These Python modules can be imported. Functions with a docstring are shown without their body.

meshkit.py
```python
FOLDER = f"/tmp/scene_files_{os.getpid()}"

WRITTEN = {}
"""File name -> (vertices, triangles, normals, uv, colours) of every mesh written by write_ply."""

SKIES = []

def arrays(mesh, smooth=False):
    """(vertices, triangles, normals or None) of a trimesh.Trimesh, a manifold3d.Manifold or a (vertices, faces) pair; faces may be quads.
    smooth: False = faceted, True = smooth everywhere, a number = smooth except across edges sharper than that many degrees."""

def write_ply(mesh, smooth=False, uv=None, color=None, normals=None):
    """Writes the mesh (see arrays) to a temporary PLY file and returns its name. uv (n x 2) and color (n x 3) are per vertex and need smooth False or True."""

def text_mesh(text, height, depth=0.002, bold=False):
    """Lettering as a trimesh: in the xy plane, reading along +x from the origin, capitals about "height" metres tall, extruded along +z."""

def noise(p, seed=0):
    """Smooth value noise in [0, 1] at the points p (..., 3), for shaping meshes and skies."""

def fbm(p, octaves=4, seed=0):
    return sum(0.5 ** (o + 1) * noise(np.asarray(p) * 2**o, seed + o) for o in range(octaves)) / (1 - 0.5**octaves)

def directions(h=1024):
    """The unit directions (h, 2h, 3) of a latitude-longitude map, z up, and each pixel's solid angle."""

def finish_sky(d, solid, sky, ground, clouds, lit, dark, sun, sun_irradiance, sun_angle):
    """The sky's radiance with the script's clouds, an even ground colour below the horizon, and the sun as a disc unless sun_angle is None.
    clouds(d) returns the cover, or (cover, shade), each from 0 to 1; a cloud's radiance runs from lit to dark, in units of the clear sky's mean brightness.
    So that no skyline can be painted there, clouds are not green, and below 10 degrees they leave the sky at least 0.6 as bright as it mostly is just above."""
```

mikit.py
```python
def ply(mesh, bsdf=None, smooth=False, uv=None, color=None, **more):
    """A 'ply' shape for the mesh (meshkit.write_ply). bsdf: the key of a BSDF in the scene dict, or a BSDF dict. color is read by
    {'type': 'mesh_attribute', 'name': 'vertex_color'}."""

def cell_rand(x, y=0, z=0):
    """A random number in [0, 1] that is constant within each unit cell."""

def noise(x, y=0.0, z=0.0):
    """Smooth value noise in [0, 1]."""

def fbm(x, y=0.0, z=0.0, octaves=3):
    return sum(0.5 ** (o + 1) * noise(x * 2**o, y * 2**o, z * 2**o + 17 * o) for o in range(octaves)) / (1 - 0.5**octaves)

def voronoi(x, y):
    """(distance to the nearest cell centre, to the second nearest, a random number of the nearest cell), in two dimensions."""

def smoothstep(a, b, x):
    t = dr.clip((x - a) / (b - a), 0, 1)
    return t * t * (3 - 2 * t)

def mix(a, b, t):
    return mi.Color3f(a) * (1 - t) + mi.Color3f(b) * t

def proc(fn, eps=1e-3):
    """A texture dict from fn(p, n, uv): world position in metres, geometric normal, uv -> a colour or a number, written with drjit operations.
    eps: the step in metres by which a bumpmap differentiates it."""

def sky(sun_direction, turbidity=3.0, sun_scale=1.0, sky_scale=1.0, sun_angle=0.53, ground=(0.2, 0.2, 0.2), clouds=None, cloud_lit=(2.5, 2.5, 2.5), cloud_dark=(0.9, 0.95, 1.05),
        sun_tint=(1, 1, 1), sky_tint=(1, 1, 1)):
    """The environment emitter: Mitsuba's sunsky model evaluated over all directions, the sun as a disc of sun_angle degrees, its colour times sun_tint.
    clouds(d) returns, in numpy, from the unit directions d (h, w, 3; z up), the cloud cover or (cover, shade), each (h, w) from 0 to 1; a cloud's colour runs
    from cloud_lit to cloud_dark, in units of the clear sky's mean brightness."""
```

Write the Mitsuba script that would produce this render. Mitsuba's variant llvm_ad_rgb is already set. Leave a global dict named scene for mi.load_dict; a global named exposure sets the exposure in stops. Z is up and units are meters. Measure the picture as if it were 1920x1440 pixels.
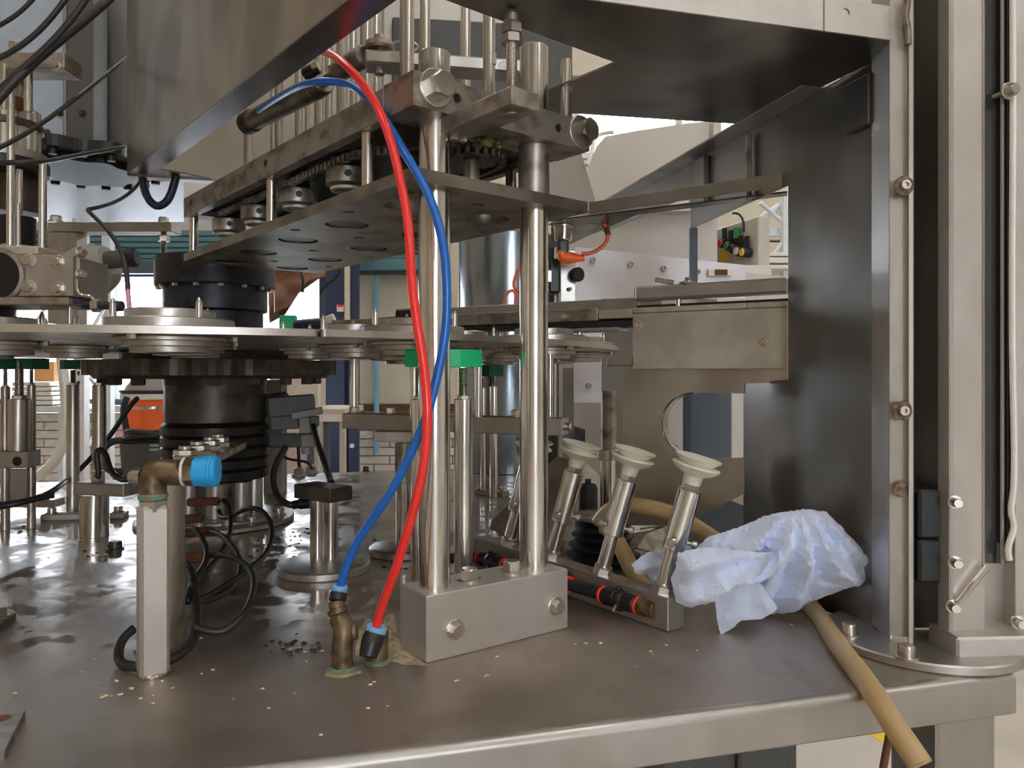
import math, numpy as np, trimesh, mitsuba as mi, mikit, meshkit
import drjit as dr
from shapely.geometry import Polygon, Point, LineString
from shapely import affinity
from scipy.interpolate import CubicSpline
from mikit import fbm, noise, smoothstep, mix, voronoi, proc

T4 = mi.ScalarTransform4f
scene, labels = {'type': 'scene'}, {}
ZC, F, HX, HY = 1.207, 1434.0, 960.0, 700.0      # eye height, focal length and vanishing point of the 1920 x 1440 frame
ZT = ZC - 0.357                                  # top of the machine table
exposure = 0.6
scene['camera'] = {'type': 'perspective', 'fov_axis': 'x', 'fov': 2 * math.degrees(math.atan(960 / F)), 'near_clip': 0.05, 'far_clip': 200.0,
                   'principal_point_offset_x': 0.0, 'principal_point_offset_y': 20 / 1440,
                   'to_world': T4().look_at(origin=[0, 0, ZC], target=[0, 1, ZC], up=[0, 0, 1])}
# overcast daylight outside; enters through the windows of the hall
scene['daylight'] = mikit.sky([0.3, 0.6, 0.75], turbidity=6.0, sun_scale=0.0, sky_scale=18.0, ground=(0.55, 0.56, 0.58),
                              clouds=lambda d: np.ones(d.shape[:2]) * 0.95, cloud_lit=(2.75, 3.05, 3.4), cloud_dark=(2.2, 2.3, 2.4))
LAMP = 9.0                                     # radiance of the ceiling light strips


def S(r, g, b):
    c = np.array([r, g, b]) / 255.0
    return [float(x) for x in np.where(c <= 0.04045, c / 12.92, ((c + 0.055) / 1.055) ** 2.4)]


def M(name, col, rough=0.5, metal=0.0, **kw):
    if callable(col): bc = proc(col)
    else: bc = {'type': 'rgb', 'value': list(col)}
    rg = proc(rough) if callable(rough) else float(rough)
    b = {'type': 'principled', 'base_color': bc, 'roughness': rg, 'metallic': float(metal), **kw}
    scene['mat_' + name] = {'type': 'twosided', 'bsdf': b}


def mix_f(a, b, t): return a * (1 - t) + b * t
def two(a, b, sx, sy, sz, lo, hi, oct=3):
    return lambda p, n, uv: mix(a, b, smoothstep(lo, hi, fbm(p.x * sx, p.y * sy, p.z * sz, oct)))


# ---- materials (colour, grain, dirt)
M('sheet', two(S(188, 182, 176), S(168, 162, 155), 9, 9, 4, .35, .7), lambda p, n, uv: .30 + .16 * fbm(p.x * 14, p.y * 14, p.z * 6, 2), .92)
M('hood', two(S(188, 180, 168), S(158, 149, 137), 11, 11, 5, .3, .75), lambda p, n, uv: .26 + .16 * fbm(p.x * 20, p.y * 20, p.z * 9, 2), .92)
M('panel', two(S(142, 140, 135), S(112, 107, 101), 7, 7, 4, .35, .7), lambda p, n, uv: .24 + .14 * fbm(p.x * 9, p.y * 9, p.z * 5, 2), .95)
M('bar', two(S(176, 168, 159), S(163, 155, 146), 30, 30, 12, .3, .7), .42, .85)
M('block', two(S(206, 199, 193), S(198, 190, 183), 25, 25, 10, .3, .7), .42, .78)
M('shaft', two(S(222, 218, 213), S(198, 192, 185), 60, 60, 12, .4, .75), .17, 1.0)
M('rod', S(218, 213, 206), .16, 1.0)
M('bolt', S(196, 188, 178), .28, .95)
M('dirty', two(S(168, 160, 150), S(128, 116, 102), 38, 38, 38, .38, .72), .40, .85)
M('rusty', two(S(160, 150, 136), S(128, 104, 80), 30, 30, 30, .45, .75), .42, .75)
M('cast', two(S(186, 178, 162), S(166, 157, 140), 22, 22, 14, .3, .75), .48, .55)
M('oily', two(S(88, 80, 72), S(58, 52, 46), 26, 26, 26, .3, .7), .42, .6)
M('black_oil', S(30, 28, 27), .38, .3)
M('navy_oil', two(S(42, 42, 50), S(26, 25, 28), 30, 30, 30, .3, .7), .45, .3)
def wet(p): return smoothstep(1.02, 1.22, p.y - .30 * p.x) * smoothstep(.30, .42, fbm(p.x * 8 + 3, p.y * 6.5, 0, 4))
M('table', lambda p, n, uv: mix(mix(S(168, 155, 143), S(142, 129, 118), smoothstep(.3, .75, fbm(p.x * 6, p.y * 6, 0, 3))), S(104, 90, 78), .16 * smoothstep(.58, .8, fbm(p.x * 26 + 7, p.y * 14, 0, 3))),
  lambda p, n, uv: mix_f(.46, .13 + .22 * smoothstep(.35, .7, fbm(p.x * 42, p.y * 42, 0, 2)), wet(p)), .8)
M('rubber', S(30, 31, 32), .55)
M('black_plastic', S(26, 27, 28), .38)
M('cable', S(34, 33, 32), .45)
M('blue_cable', S(26, 34, 52), .45)
M('red_tube', S(226, 44, 38), .22, 0, clearcoat=.6)
M('blue_tube', S(12, 92, 176), .25, 0, clearcoat=.5)
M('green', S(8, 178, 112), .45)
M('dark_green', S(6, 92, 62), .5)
M('cyan', S(30, 152, 214), .42)
M('light_blue_ring', S(120, 170, 216), .4)
M('brass', two(S(126, 106, 80), S(92, 76, 58), 60, 60, 60, .35, .7), .42, .7)
M('verdigris', two(S(96, 128, 108), S(120, 108, 84), 180, 180, 180, .4, .6), .7, .1)
M('white_ring', S(224, 220, 206), .5)
M('residue', two(S(166, 152, 120), S(138, 124, 98), 150, 150, 60, .4, .6), .8)
M('grease', two(S(112, 104, 50), S(52, 47, 28), 90, 90, 90, .35, .65), .35)
M('debris', S(46, 40, 36), .7)
M('crumb', S(206, 190, 150), .8)
M('amber_hose', S(172, 144, 100), .38, 0, clearcoat=.3)
M('cup', S(222, 220, 204), .34, 0, clearcoat=.3)
M('paper', S(212, 223, 246), .85)
M('red_ring', S(214, 44, 34), .45)
M('bellows', S(24, 34, 32), .5)
M('orange', S(244, 104, 40), .42)
M('orange_cable', S(206, 92, 56), .4)
M('white_paint', S(222, 218, 212), .45)
M('machine_white', two(S(208, 200, 190), S(198, 190, 180), 2, 2, 2, .3, .7), .42)
M('plexi', S(206, 200, 204), .22)
M('grey_paint', S(132, 128, 122), .5)
M('grey_motor', S(150, 144, 132), .5)
M('dark_paint', S(72, 71, 67), .5)
M('steel_blue', S(74, 84, 96), .5)
M('navy', S(40, 52, 82), .5)
M('beige_wall', S(206, 198, 178), .75)
M('wall', S(206, 202, 195), .8)
M('ceiling', S(200, 197, 190), .85)
M('floor', two(S(196, 188, 178), S(184, 176, 166), 3, 3, 3, .3, .7), .5)
M('brick', two(S(220, 214, 208), S(202, 195, 190), 20, 20, 20, .3, .7), .7)
M('brick_b', two(S(214, 210, 204), S(196, 190, 182), 20, 20, 20, .3, .7), .7)
M('mortar', S(150, 142, 130), .9)
M('rack', S(214, 220, 222), .5, .2)
M('pale_blue', S(132, 180, 206), .5)
M('teal', S(92, 132, 140), .4, .2)
M('cardboard', S(206, 154, 96), .8)
M('clear_hose', S(226, 222, 212), .3)
M('yellow', S(236, 196, 56), .5)
M('red_knob', S(206, 42, 38), .4)
M('green_knob', S(58, 128, 70), .45)
M('white_knob', S(220, 216, 200), .45)
M('tank', S(150, 158, 164), .2, 1.0)
M('plate', two(S(146, 138, 126), S(116, 106, 93), 18, 18, 18, .38, .72), .42, .85)
M('dim_wall', S(208, 195, 176), .8)
M('sheet_grey', S(120, 114, 108), .45, .3)
M('sheet_blue', S(152, 160, 170), .4)
M('tin', S(196, 198, 202), .2, .95)
M('copper_duct', two(S(150, 112, 92), S(104, 70, 56), 12, 4, 12, .3, .7), .3, .6)
M('glass_dark', S(54, 52, 54), .08, 0, specular=.8)
M('print_white', S(226, 214, 214), .6)
M('rust', S(98, 60, 38), .8)
M('rust_stain', two(S(122, 98, 76), S(86, 60, 40), 200, 200, 200, .35, .65), .6, .2)
M('dark_sheet', S(88, 82, 76), .32, .5)
M('machine_cream', two(S(190, 182, 173), S(182, 174, 165), 2, 2, 2, .3, .7), .42)
M('pink', S(196, 140, 150), .5)
M('wood_pale', S(190, 182, 168), .6)
scene['mat_pane'] = {'type': 'thindielectric'}
scene['mat_lamp'] = {'type': 'diffuse', 'reflectance': {'type': 'rgb', 'value': .7}}

# ---- bookkeeping
counts = {}


def fresh(name):
    n = counts.get(name, 0)
    counts[name] = n + 1
    return name if n == 0 else f'{name}_{n:03d}'


class Thing:
    """One top-level object: its key, its label, and its parts as entries of the scene."""
    def __init__(s, name, label=None, cat=None, group=None, kind=None, mesh=None, mat=None, smooth=30):
        s.key = fresh(name)
        d = {}
        if label: d['label'] = label
        if cat: d['category'] = cat
        if group: d['group'] = group
        if kind: d['kind'] = kind
        labels[s.key] = d
        if mesh is not None: scene[s.key] = mikit.ply(mesh, 'mat_' + mat, smooth)

    def part(s, name, mesh, mat, label=None, smooth=30, kind=None):
        k = fresh(s.key + '__' + name)
        scene[k] = mesh if isinstance(mesh, dict) else mikit.ply(mesh, 'mat_' + mat, smooth)
        d = {}
        if label: d['label'] = label
        if kind: d['kind'] = kind
        if d: labels[k] = d
        return Part(k)


class Part(Thing):
    def __init__(s, key): s.key = key


# ---- where things are: a direction of the photograph and a distance, or a height
def P(x, y, d): return np.array([(x - HX) / F * d, d, ZC - (y - HY) / F * d])
def PZ(x, y, z): return P(x, y, (ZC - z) * F / (y - HY))
def TB(x, y): return PZ(x, y, ZT)
def R(r): return ZC + r
def V(*a): return np.array(a, float)
def XY(px, d): return V((px - HX) / F * d, d)
def z_at(y, d): return ZC - (y - HY) / F * d


def on(px, O, D):
    """Point (x, y) of the line O + s D that stands in the pixel column px, and s."""
    k = (px - HX) / F
    s = (k * O[1] - O[0]) / (D[0] - k * D[1])
    return V(O[0] + s * D[0], O[1] + s * D[1]), s


def unit(v): v = np.asarray(v, float); return v / np.linalg.norm(v)
def cat(*ms): return trimesh.util.concatenate([m for m in ms])


def frame(axis, up=None):
    z = unit(axis)
    a = np.asarray(up if up is not None else ([0, 0, 1.0] if abs(z[2]) < .9 else [1.0, 0, 0]), float)
    x = unit(a - z * (a @ z))
    return np.column_stack([x, np.cross(z, x), z])


def place(m, p, axis=(0, 0, 1), up=None, spin=0):
    M4 = np.eye(4); M4[:3, :3] = frame(axis, up); M4[:3, 3] = p
    m = m.copy()
    if spin: m.apply_transform(trimesh.transformations.rotation_matrix(spin, [0, 0, 1]))
    m.apply_transform(M4)
    return m


def lathe(prof, n=32):
    pr = np.array(prof, float)
    a = np.arange(n) * 2 * np.pi / n
    v, f, rings = [], [], []
    for r, z in pr:
        if r < 1e-9: rings.append([len(v)]); v.append([0, 0, z])
        else:
            rings.append(list(range(len(v), len(v) + n))); v += [[r * math.cos(t), r * math.sin(t), z] for t in a]
    for A, B in zip(rings[:-1], rings[1:]):
        for i in range(n):
            j = (i + 1) % n
            if len(A) == 1 and len(B) == 1: continue
            if len(A) == 1: f.append([A[0], B[j], B[i]])
            elif len(B) == 1: f.append([A[i], A[j], B[0]])
            else: f += [[A[i], A[j], B[j]], [A[i], B[j], B[i]]]
    return trimesh.Trimesh(v, f, process=False)


def turn(prof, p, axis=(0, 0, 1), n=32): return place(lathe(prof, n), p, axis)


def cyl(p0, p1, r, ch=.0008, n=28, r1=None):
    p0, p1 = np.asarray(p0, float), np.asarray(p1, float)
    L = np.linalg.norm(p1 - p0); ch = min(ch, r * .4, L * .3); r1 = r if r1 is None else r1
    return turn([(0, 0), (r - ch, 0), (r, ch), (r1, L - ch), (r1 - ch, L), (0, L)], p0, p1 - p0, n)


def pipe(p0, p1, r, ri, n=32):
    L = np.linalg.norm(np.asarray(p1) - np.asarray(p0)); c = min(.001, (r - ri) * .3)
    return turn([(ri, 0), (r - c, 0), (r, c), (r, L - c), (r - c, L), (ri, L), (ri, 0)], p0, np.asarray(p1) - np.asarray(p0), n)


def vcyl(xy, z0, z1, r, **k): return cyl([xy[0], xy[1], z0], [xy[0], xy[1], z1], r, **k)


def hexmesh(af, h, ch=True):
    c = af / math.sqrt(3)
    pts = [[c * math.cos(math.pi / 3 * i), c * math.sin(math.pi / 3 * i), z] for z in (0, h * (.82 if ch else 1)) for i in range(6)]
    if ch: pts += [[af * .47 * math.cos(math.pi / 9 * i), af * .47 * math.sin(math.pi / 9 * i), h] for i in range(18)]
    return trimesh.convex.convex_hull(np.array(pts))


def bolt_mesh(p, axis, af, h=None, washer=True, spin=.3):
    h = h or af * .62
    w = af * .14 if washer else 0
    m = hexmesh(af, h); m.apply_translation([0, 0, w])
    ms = [m]
    if washer: ms.append(lathe([(0, -.001), (af * .76, -.001), (af * .78, w * .8), (af * .74, w), (0, w)], 24))
    return place(cat(*ms), p, axis, spin=spin)


def allen_mesh(p, axis, d, h):
    prof = [(0, 0), (d / 2, 0), (d / 2, h * .85), (d * .44, h), (d * .25, h), (d * .22, h * .45), (0, h * .45)]
    return place(lathe(prof, 20), p, axis)


def rbox(lx, ly, lz, b=.001):
    b = min(b, lx * .3, ly * .3, lz * .3)
    h = np.array([lx, ly, lz]) / 2
    pts = []
    for s in np.ndindex(2, 2, 2):
        q = np.array(s) * 2 - 1
        for k in range(3):
            v = h - b; v[k] = h[k]
            pts.append(q * v)
    return trimesh.convex.convex_hull(np.array(pts))


def box(c, L, ang=0, b=.001, tilt=None):
    m = rbox(*L, b=b)
    if tilt is not None: m.apply_transform(trimesh.transformations.rotation_matrix(tilt[0], tilt[1]))
    m.apply_transform(trimesh.transformations.rotation_matrix(ang, [0, 0, 1]))
    m.apply_translation(c)
    return m


def dbox(O, D, s0, s1, t0, t1, z0, z1, b=.001):
    """Box along the direction D (in plan) from s0 to s1, across it (to the left of D) from t0 to t1."""
    D = unit(D); N = V(-D[1], D[0]); c = np.asarray(O) + D * (s0 + s1) / 2 + N * (t0 + t1) / 2
    return box([c[0], c[1], (z0 + z1) / 2], [abs(s1 - s0), abs(t1 - t0), abs(z1 - z0)], math.atan2(D[1], D[0]), b)


def slab(poly, z0, z1):
    poly = poly if isinstance(poly, Polygon) else Polygon([p[:2] for p in poly])
    m = trimesh.creation.extrude_polygon(poly.buffer(0), z1 - z0, engine='earcut')
    m.apply_translation([0, 0, z0])
    return m


def wallplate(poly, O, D, t0, t1):
    """Extrudes a polygon given in (s along D, z) through the thickness t0..t1 (to the left of D)."""
    D = unit(D); N = V(-D[1], D[0])
    m = slab(poly, t0, t1)
    v = np.array(m.vertices)
    w = np.column_stack([O[0] + D[0] * v[:, 0] + N[0] * v[:, 2], O[1] + D[1] * v[:, 0] + N[1] * v[:, 2], v[:, 1]])
    f = np.array(m.faces)[:, ::-1]
    return trimesh.Trimesh(w, f, process=False)


def plate3(pts, t):
    """A flat plate with this outline in space, t thick."""
    p = np.array(pts, float); c = p.mean(0)
    n = np.zeros(3)
    for i in range(len(p)): n += np.cross(p[i] - c, p[(i + 1) % len(p)] - c)
    n = unit(n); Fm = frame(n); q = (p - c) @ Fm
    m = slab(Polygon(q[:, :2]), -t / 2, t / 2)
    return place(m, c, n)


def spline(pts, k=10):
    p = np.array(pts, float)
    u = np.concatenate([[0], np.cumsum(np.linalg.norm(np.diff(p, axis=0), axis=1) ** .6)])
    return CubicSpline(u, p)(np.linspace(0, u[-1], k * (len(p) - 1) + 1))


def tube(pts, r, n=12, k=10, smooth=True, cap=True):
    p = spline(pts, k) if smooth and len(pts) > 2 else np.array(pts, float)
    t = np.gradient(p, axis=0); t /= np.linalg.norm(t, axis=1, keepdims=True)
    a = frame(t[0])[:, 0]; rr = np.broadcast_to(r, (len(p),)) if np.ndim(r) == 0 else np.interp(np.linspace(0, 1, len(p)), np.linspace(0, 1, len(r)), r)
    v = []
    for i in range(len(p)):
        a = unit(a - t[i] * (a @ t[i])); b = np.cross(t[i], a)
        for j in range(n):
            w = 2 * np.pi * j / n
            v.append(p[i] + rr[i] * (math.cos(w) * a + math.sin(w) * b))
    f = []
    for i in range(len(p) - 1):
        for j in range(n):
            A, B, C, D_ = i * n + j, i * n + (j + 1) % n, (i + 1) * n + (j + 1) % n, (i + 1) * n + j
            f += [[A, B, C], [A, C, D_]]
    if cap:
        v += [p[0], p[-1]]; L = len(v)
        for j in range(n):
            f.append([L - 2, (j + 1) % n, j]); f.append([L - 1, (len(p) - 1) * n + j, (len(p) - 1) * n + (j + 1) % n])
    return trimesh.Trimesh(v, f, process=False)


def ptube(px, r, **k): return tube([P(*q) for q in px], r, **k)


def thread(p0, p1, r, pitch):
    L = np.linalg.norm(np.asarray(p1) - np.asarray(p0)); n = int(L / pitch)
    prof = [(0, 0)]
    for i in range(n): prof += [(r * .86, i * pitch), (r, (i + .5) * pitch)]
    return turn(prof + [(r * .86, L), (0, L)], p0, np.asarray(p1) - np.asarray(p0), 16)


U = V(math.cos(math.radians(15)), math.sin(math.radians(15)))       # along the table's front edge
W = V(-U[1], U[0])                                                  # away from it
E2 = V(math.cos(math.radians(40)), math.sin(math.radians(40)))      # across the capping head
E1 = V(-E2[1], E2[0])                                               # along it, towards the turret column
C0 = V(-.716, 1.85)                                                 # turret axis

# =====================================================================  the hall
YB = 5.4
t = Thing('floor', kind='structure', mesh=box([0, 0, -.05], [15, 13, .1]), mat='floor')
labels[t.key]['label'] = 'pale grey concrete hall floor'
t = Thing('ceiling', kind='structure', mesh=box([0, 0, 5.05], [15, 13, .1]), mat='ceiling')
t = Thing('wall_left', kind='structure', mesh=box([-7.05, 0, 2.5], [.1, 13, 5]), mat='dim_wall')
t = Thing('wall_right', kind='structure', mesh=box([7.05, 0, 2.5], [.1, 13, 5]), mat='wall')
# front wall, behind the camera: a roller gate opening between two piers
t = Thing('wall_front', kind='structure')
t.part('pier', box([-3.1, -6.05, 2.5], [7.8, .1, 5]), 'dim_wall'); t.part('pier', box([4.9, -6.05, 2.5], [4.2, .1, 5]), 'wall')
t.part('lintel', box([1.8, -6.05, 4.1], [2.0, .1, 1.8]), 'wall'); t.part('parapet', box([1.8, -6.05, .4], [2.0, .1, .8]), 'wall')
# back wall: bricks up to the sill, window in the left half, sandwich panels in the right half
t = Thing('wall_back', kind='structure')
wx0, wx1, wz0, wz1 = -4.75, -1.307, .993, 1.93
SILL = .93
t.part('core', slab(Polygon([(-7, 0), (7, 0), (7, SILL), (-7, SILL)]), -.06, 0), 'mortar')
for k in list(scene):
    if k == 'wall_back__core':
        m = slab(Polygon([(-7, 0), (7, 0), (7, SILL - .005), (-7, SILL - .005)]), 0, .06)
        m = trimesh.Trimesh(np.array(m.vertices)[:, [0, 2, 1]] + [0, YB + .012, 0], np.array(m.faces)[:, ::-1], process=False)
        scene[k] = mikit.ply(m, 'mat_mortar', False)
t.part('side', box([-5.9, YB + .05, (SILL + 5) / 2], [2.3, .1, 5 - SILL]), 'wall')
t.part('side', box([(wx0 + wx1) / 2, YB + .05, (wz1 + 5) / 2], [wx1 - wx0 + .02, .1, 5 - wz1]), 'wall')
rng = np.random.default_rng(5)
bl, bh, course = .212, .052, .060
for row in range(8):
    z = SILL - .03 - row * course
    for i in range(-1, 19):
        x = -3.75 + i * .222 + (row % 2) * .111
        if x < -3.9 or x > .2: continue
        t.part('brick', box([x, YB + .008 + rng.uniform(-.002, .002), z - bh / 2 + .02], [bl, .02, bh], b=.003), 'brick' if rng.random() < .6 else 'brick_b', smooth=False)
for i in range(7):
    z0 = SILL + .06 + i * .58
    for a, b in (((-1.26, .42), (1.95, 7.16)) if i == 3 else ((-1.26, 7.16),)):
        t.part('panel', box([(a + b) / 2, YB + .04, z0 + .28], [b - a, .08, .565], b=.006), 'beige_wall', smooth=False)
for a, b, z0, z1 in ((-1.29, 7.0, .90, 2.75), (-1.29, .44, 2.75, 3.28), (1.93, 7.0, 2.75, 3.28), (-1.29, 7.0, 3.28, 4.99)):
    t.part('backing', box([(a + b) / 2, YB + .095, (z0 + z1) / 2], [b - a, .02, z1 - z0]), 'mortar')
t.part('rail', box([2.95, YB + .0, SILL + .03], [8.4, .06, .035]), 'rust')
t = Thing('window_1', kind='structure')
fr = []
cxs = [wx0 + .03, wx0 + .75, XY(208, YB)[0], (XY(208, YB)[0] + wx1) / 2, wx1 - .03]
for x in cxs: fr.append(box([x, YB + .03, (wz0 + wz1) / 2], [.05, .06, wz1 - wz0]))
for z in (wz0 + .012, wz1 - .02): fr.append(box([(wx0 + wx1) / 2, YB + .03, z], [wx1 - wx0, .06, .04]))
for m in fr: t.part('frame_bar', m, 'steel_blue')
for a, b in zip(cxs[:-1], cxs[1:]):
    t.part('pane', trimesh.Trimesh([[a, YB + .04, wz0], [b, YB + .04, wz0], [b, YB + .04, wz1], [a, YB + .04, wz1]], [[0, 1, 2], [0, 2, 3]]), 'pane', smooth=False)
t.part('sill', box([(wx0 + wx1) / 2 - .2, YB - .04, SILL + .03], [wx1 - wx0 + .5, .16, .05], b=.004), 'white_paint')
t = Thing('window_2', kind='structure')
for x in (.45, 1.18, 1.92): t.part('frame_bar', box([x, YB + .04, 3.01], [.05, .06, .565]), 'white_paint')
for z in (2.75, 3.275): t.part('frame_bar', box([1.185, YB + .04, z], [1.5, .06, .04]), 'white_paint')
t.part('pane', trimesh.Trimesh([[.45, YB + .05, 2.75], [1.92, YB + .05, 2.75], [1.92, YB + .05, 3.275], [.45, YB + .05, 3.275]], [[0, 1, 2], [0, 2, 3]]), 'pane', smooth=False)
# ceiling light strips
for i, (x, y) in enumerate([(x, y) for x in (-1.6, 1.4, 4.4) for y in (-3.6, -.2, 3.6)]):
    t = Thing('ceiling_lamp', 'long white fluorescent light strip under the hall ceiling', 'ceiling light', 'ceiling light strips')
    t.part('housing', box([x, y, 4.86], [.34, 2.3, .09], b=.01), 'white_paint')
    d = mikit.ply(box([x, y, 4.80], [.26, 2.2, .03], b=.004), 'mat_lamp', False)
    d['emitter'] = {'type': 'area', 'radiance': {'type': 'rgb', 'value': [LAMP, LAMP * .97, LAMP * .91]}}
    t.part('diffuser', d, None)

# =====================================================================  machine table, post, canopy
t = Thing('machine_table', 'wide oily stainless steel machine table with folded front edge', 'machine table')
FR = TB(1905, 1262)[:2]                                              # right end of the front edge
def tp(a, b): return FR + U * a + W * b
lip = .012
pts = [tp(-2.3, lip), tp(0, lip), tp(0, .04), tp(-.05, .045), tp(-.05, 2.1), tp(-2.3, 2.1)]
t.part('top', slab(pts, ZT - .012, ZT), 'table')
# folded front: rounded nose swept along the edge
prof = [(lip, 0)] + [(.010 - .010 * math.sin(a), -.010 + .010 * math.cos(a)) for a in np.linspace(0, math.pi / 2, 7)] + [(0, -.047), (.002, -.049), (.004, -.047), (.004, -.012), (lip, -.012)]
v = []
for a in (-2.3, 0):
    for b, z in prof: q = tp(a, b); v.append([q[0], q[1], ZT + z])
n = len(prof)
f = [[i, (i + 1) % n, n + (i + 1) % n] for i in range(n)] + [[i, n + (i + 1) % n, n + i] for i in range(n)]
cap = trimesh.creation.triangulate_polygon(Polygon(prof), engine='earcut')[1]
f += [[int(x) for x in c] for c in cap] + [[int(x) + n for x in c[::-1]] for c in cap]
t.part('front_flange', trimesh.Trimesh(v, f, process=False), 'sheet')
q = tp(-.03, .08)
t.part('leg', dbox(q, U, -.045, .045, -.04, .04, 0, ZT - .012, .004), 'sheet')
q = tp(-2.1, .12); t.part('leg', dbox(q, U, -.04, .04, -.04, .04, 0, ZT - .012, .004), 'sheet')
for a in (-.1, -2.1): q = tp(a, 1.95); t.part('leg', dbox(q, U, -.04, .04, -.04, .04, 0, ZT - .012, .004), 'sheet')
t = Thing('drive_box', 'dark drive housing hanging under the table top', 'machine housing')
q = TB(1340, 1330)[:2] + U * .085
t.part('body', dbox(q, U, -.1, .09, .10, .3, .0, ZT - .012, .006), 'dark_paint'); t.part('cover', dbox(q, U, -.0, .075, .09, .10, .3, ZT - .07, .003), 'dark_paint')

# dark inside panel in the plane of the machine's side, with its long arm
O = XY(1640, 1.044); D = W
def sz(px, y): p, s = on(px, O, D); return (s, z_at(y, p[1]))
zt = R(.428)
s1478, s1394, s1295, s1130 = [on(x, O, D)[1] for x in (1478, 1394, 1295, 1130)]
t = Thing('side_panel', 'dark stainless side panel beside the right post with a cut-out for the conveyor', 'machine panel')
poly = Polygon([(-.01, ZT + .002), (-.01, zt), (s1130, zt), (s1130, R(.37)), (s1295, R(.36)), (s1295, R(.2927)), (s1478, R(.303)), (s1478, R(-.010)), (s1394, R(-.018)), (s1394, ZT + .002)])
t.part('sheet', wallplate(poly, O, D, -.003, 0), 'panel', smooth=False)
t.part('top_flange', dbox(O, D, .10, s1130, 0, .042, R(.4245), R(.428), .0006), 'hood')
q, s = on(1316, O, D)
t.part('stiffener', dbox(O, D, s - .03, s + .03, 0, .012, R(.33), R(.42), .002), 'panel')
q, s = on(1412, O, D)
t.part('tie_bolt', dbox(O, D, s - .005, s + .005, .004, .014, R(.30), R(.415), .003), 'dirty')
t.part('gusset', plate3([TB(1520, 1128) + [0, 0, .002], TB(1622, 1165) + [0, 0, .002], TB(1640, 1178) + [0, 0, .002], TB(1640, 1130) + [0, 0, .045]], .004), 'sheet', smooth=False)
t.part('hinge_plate', dbox(O, D, .0, .05, .0, .01, R(.34), R(.41), .002), 'panel')

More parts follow.
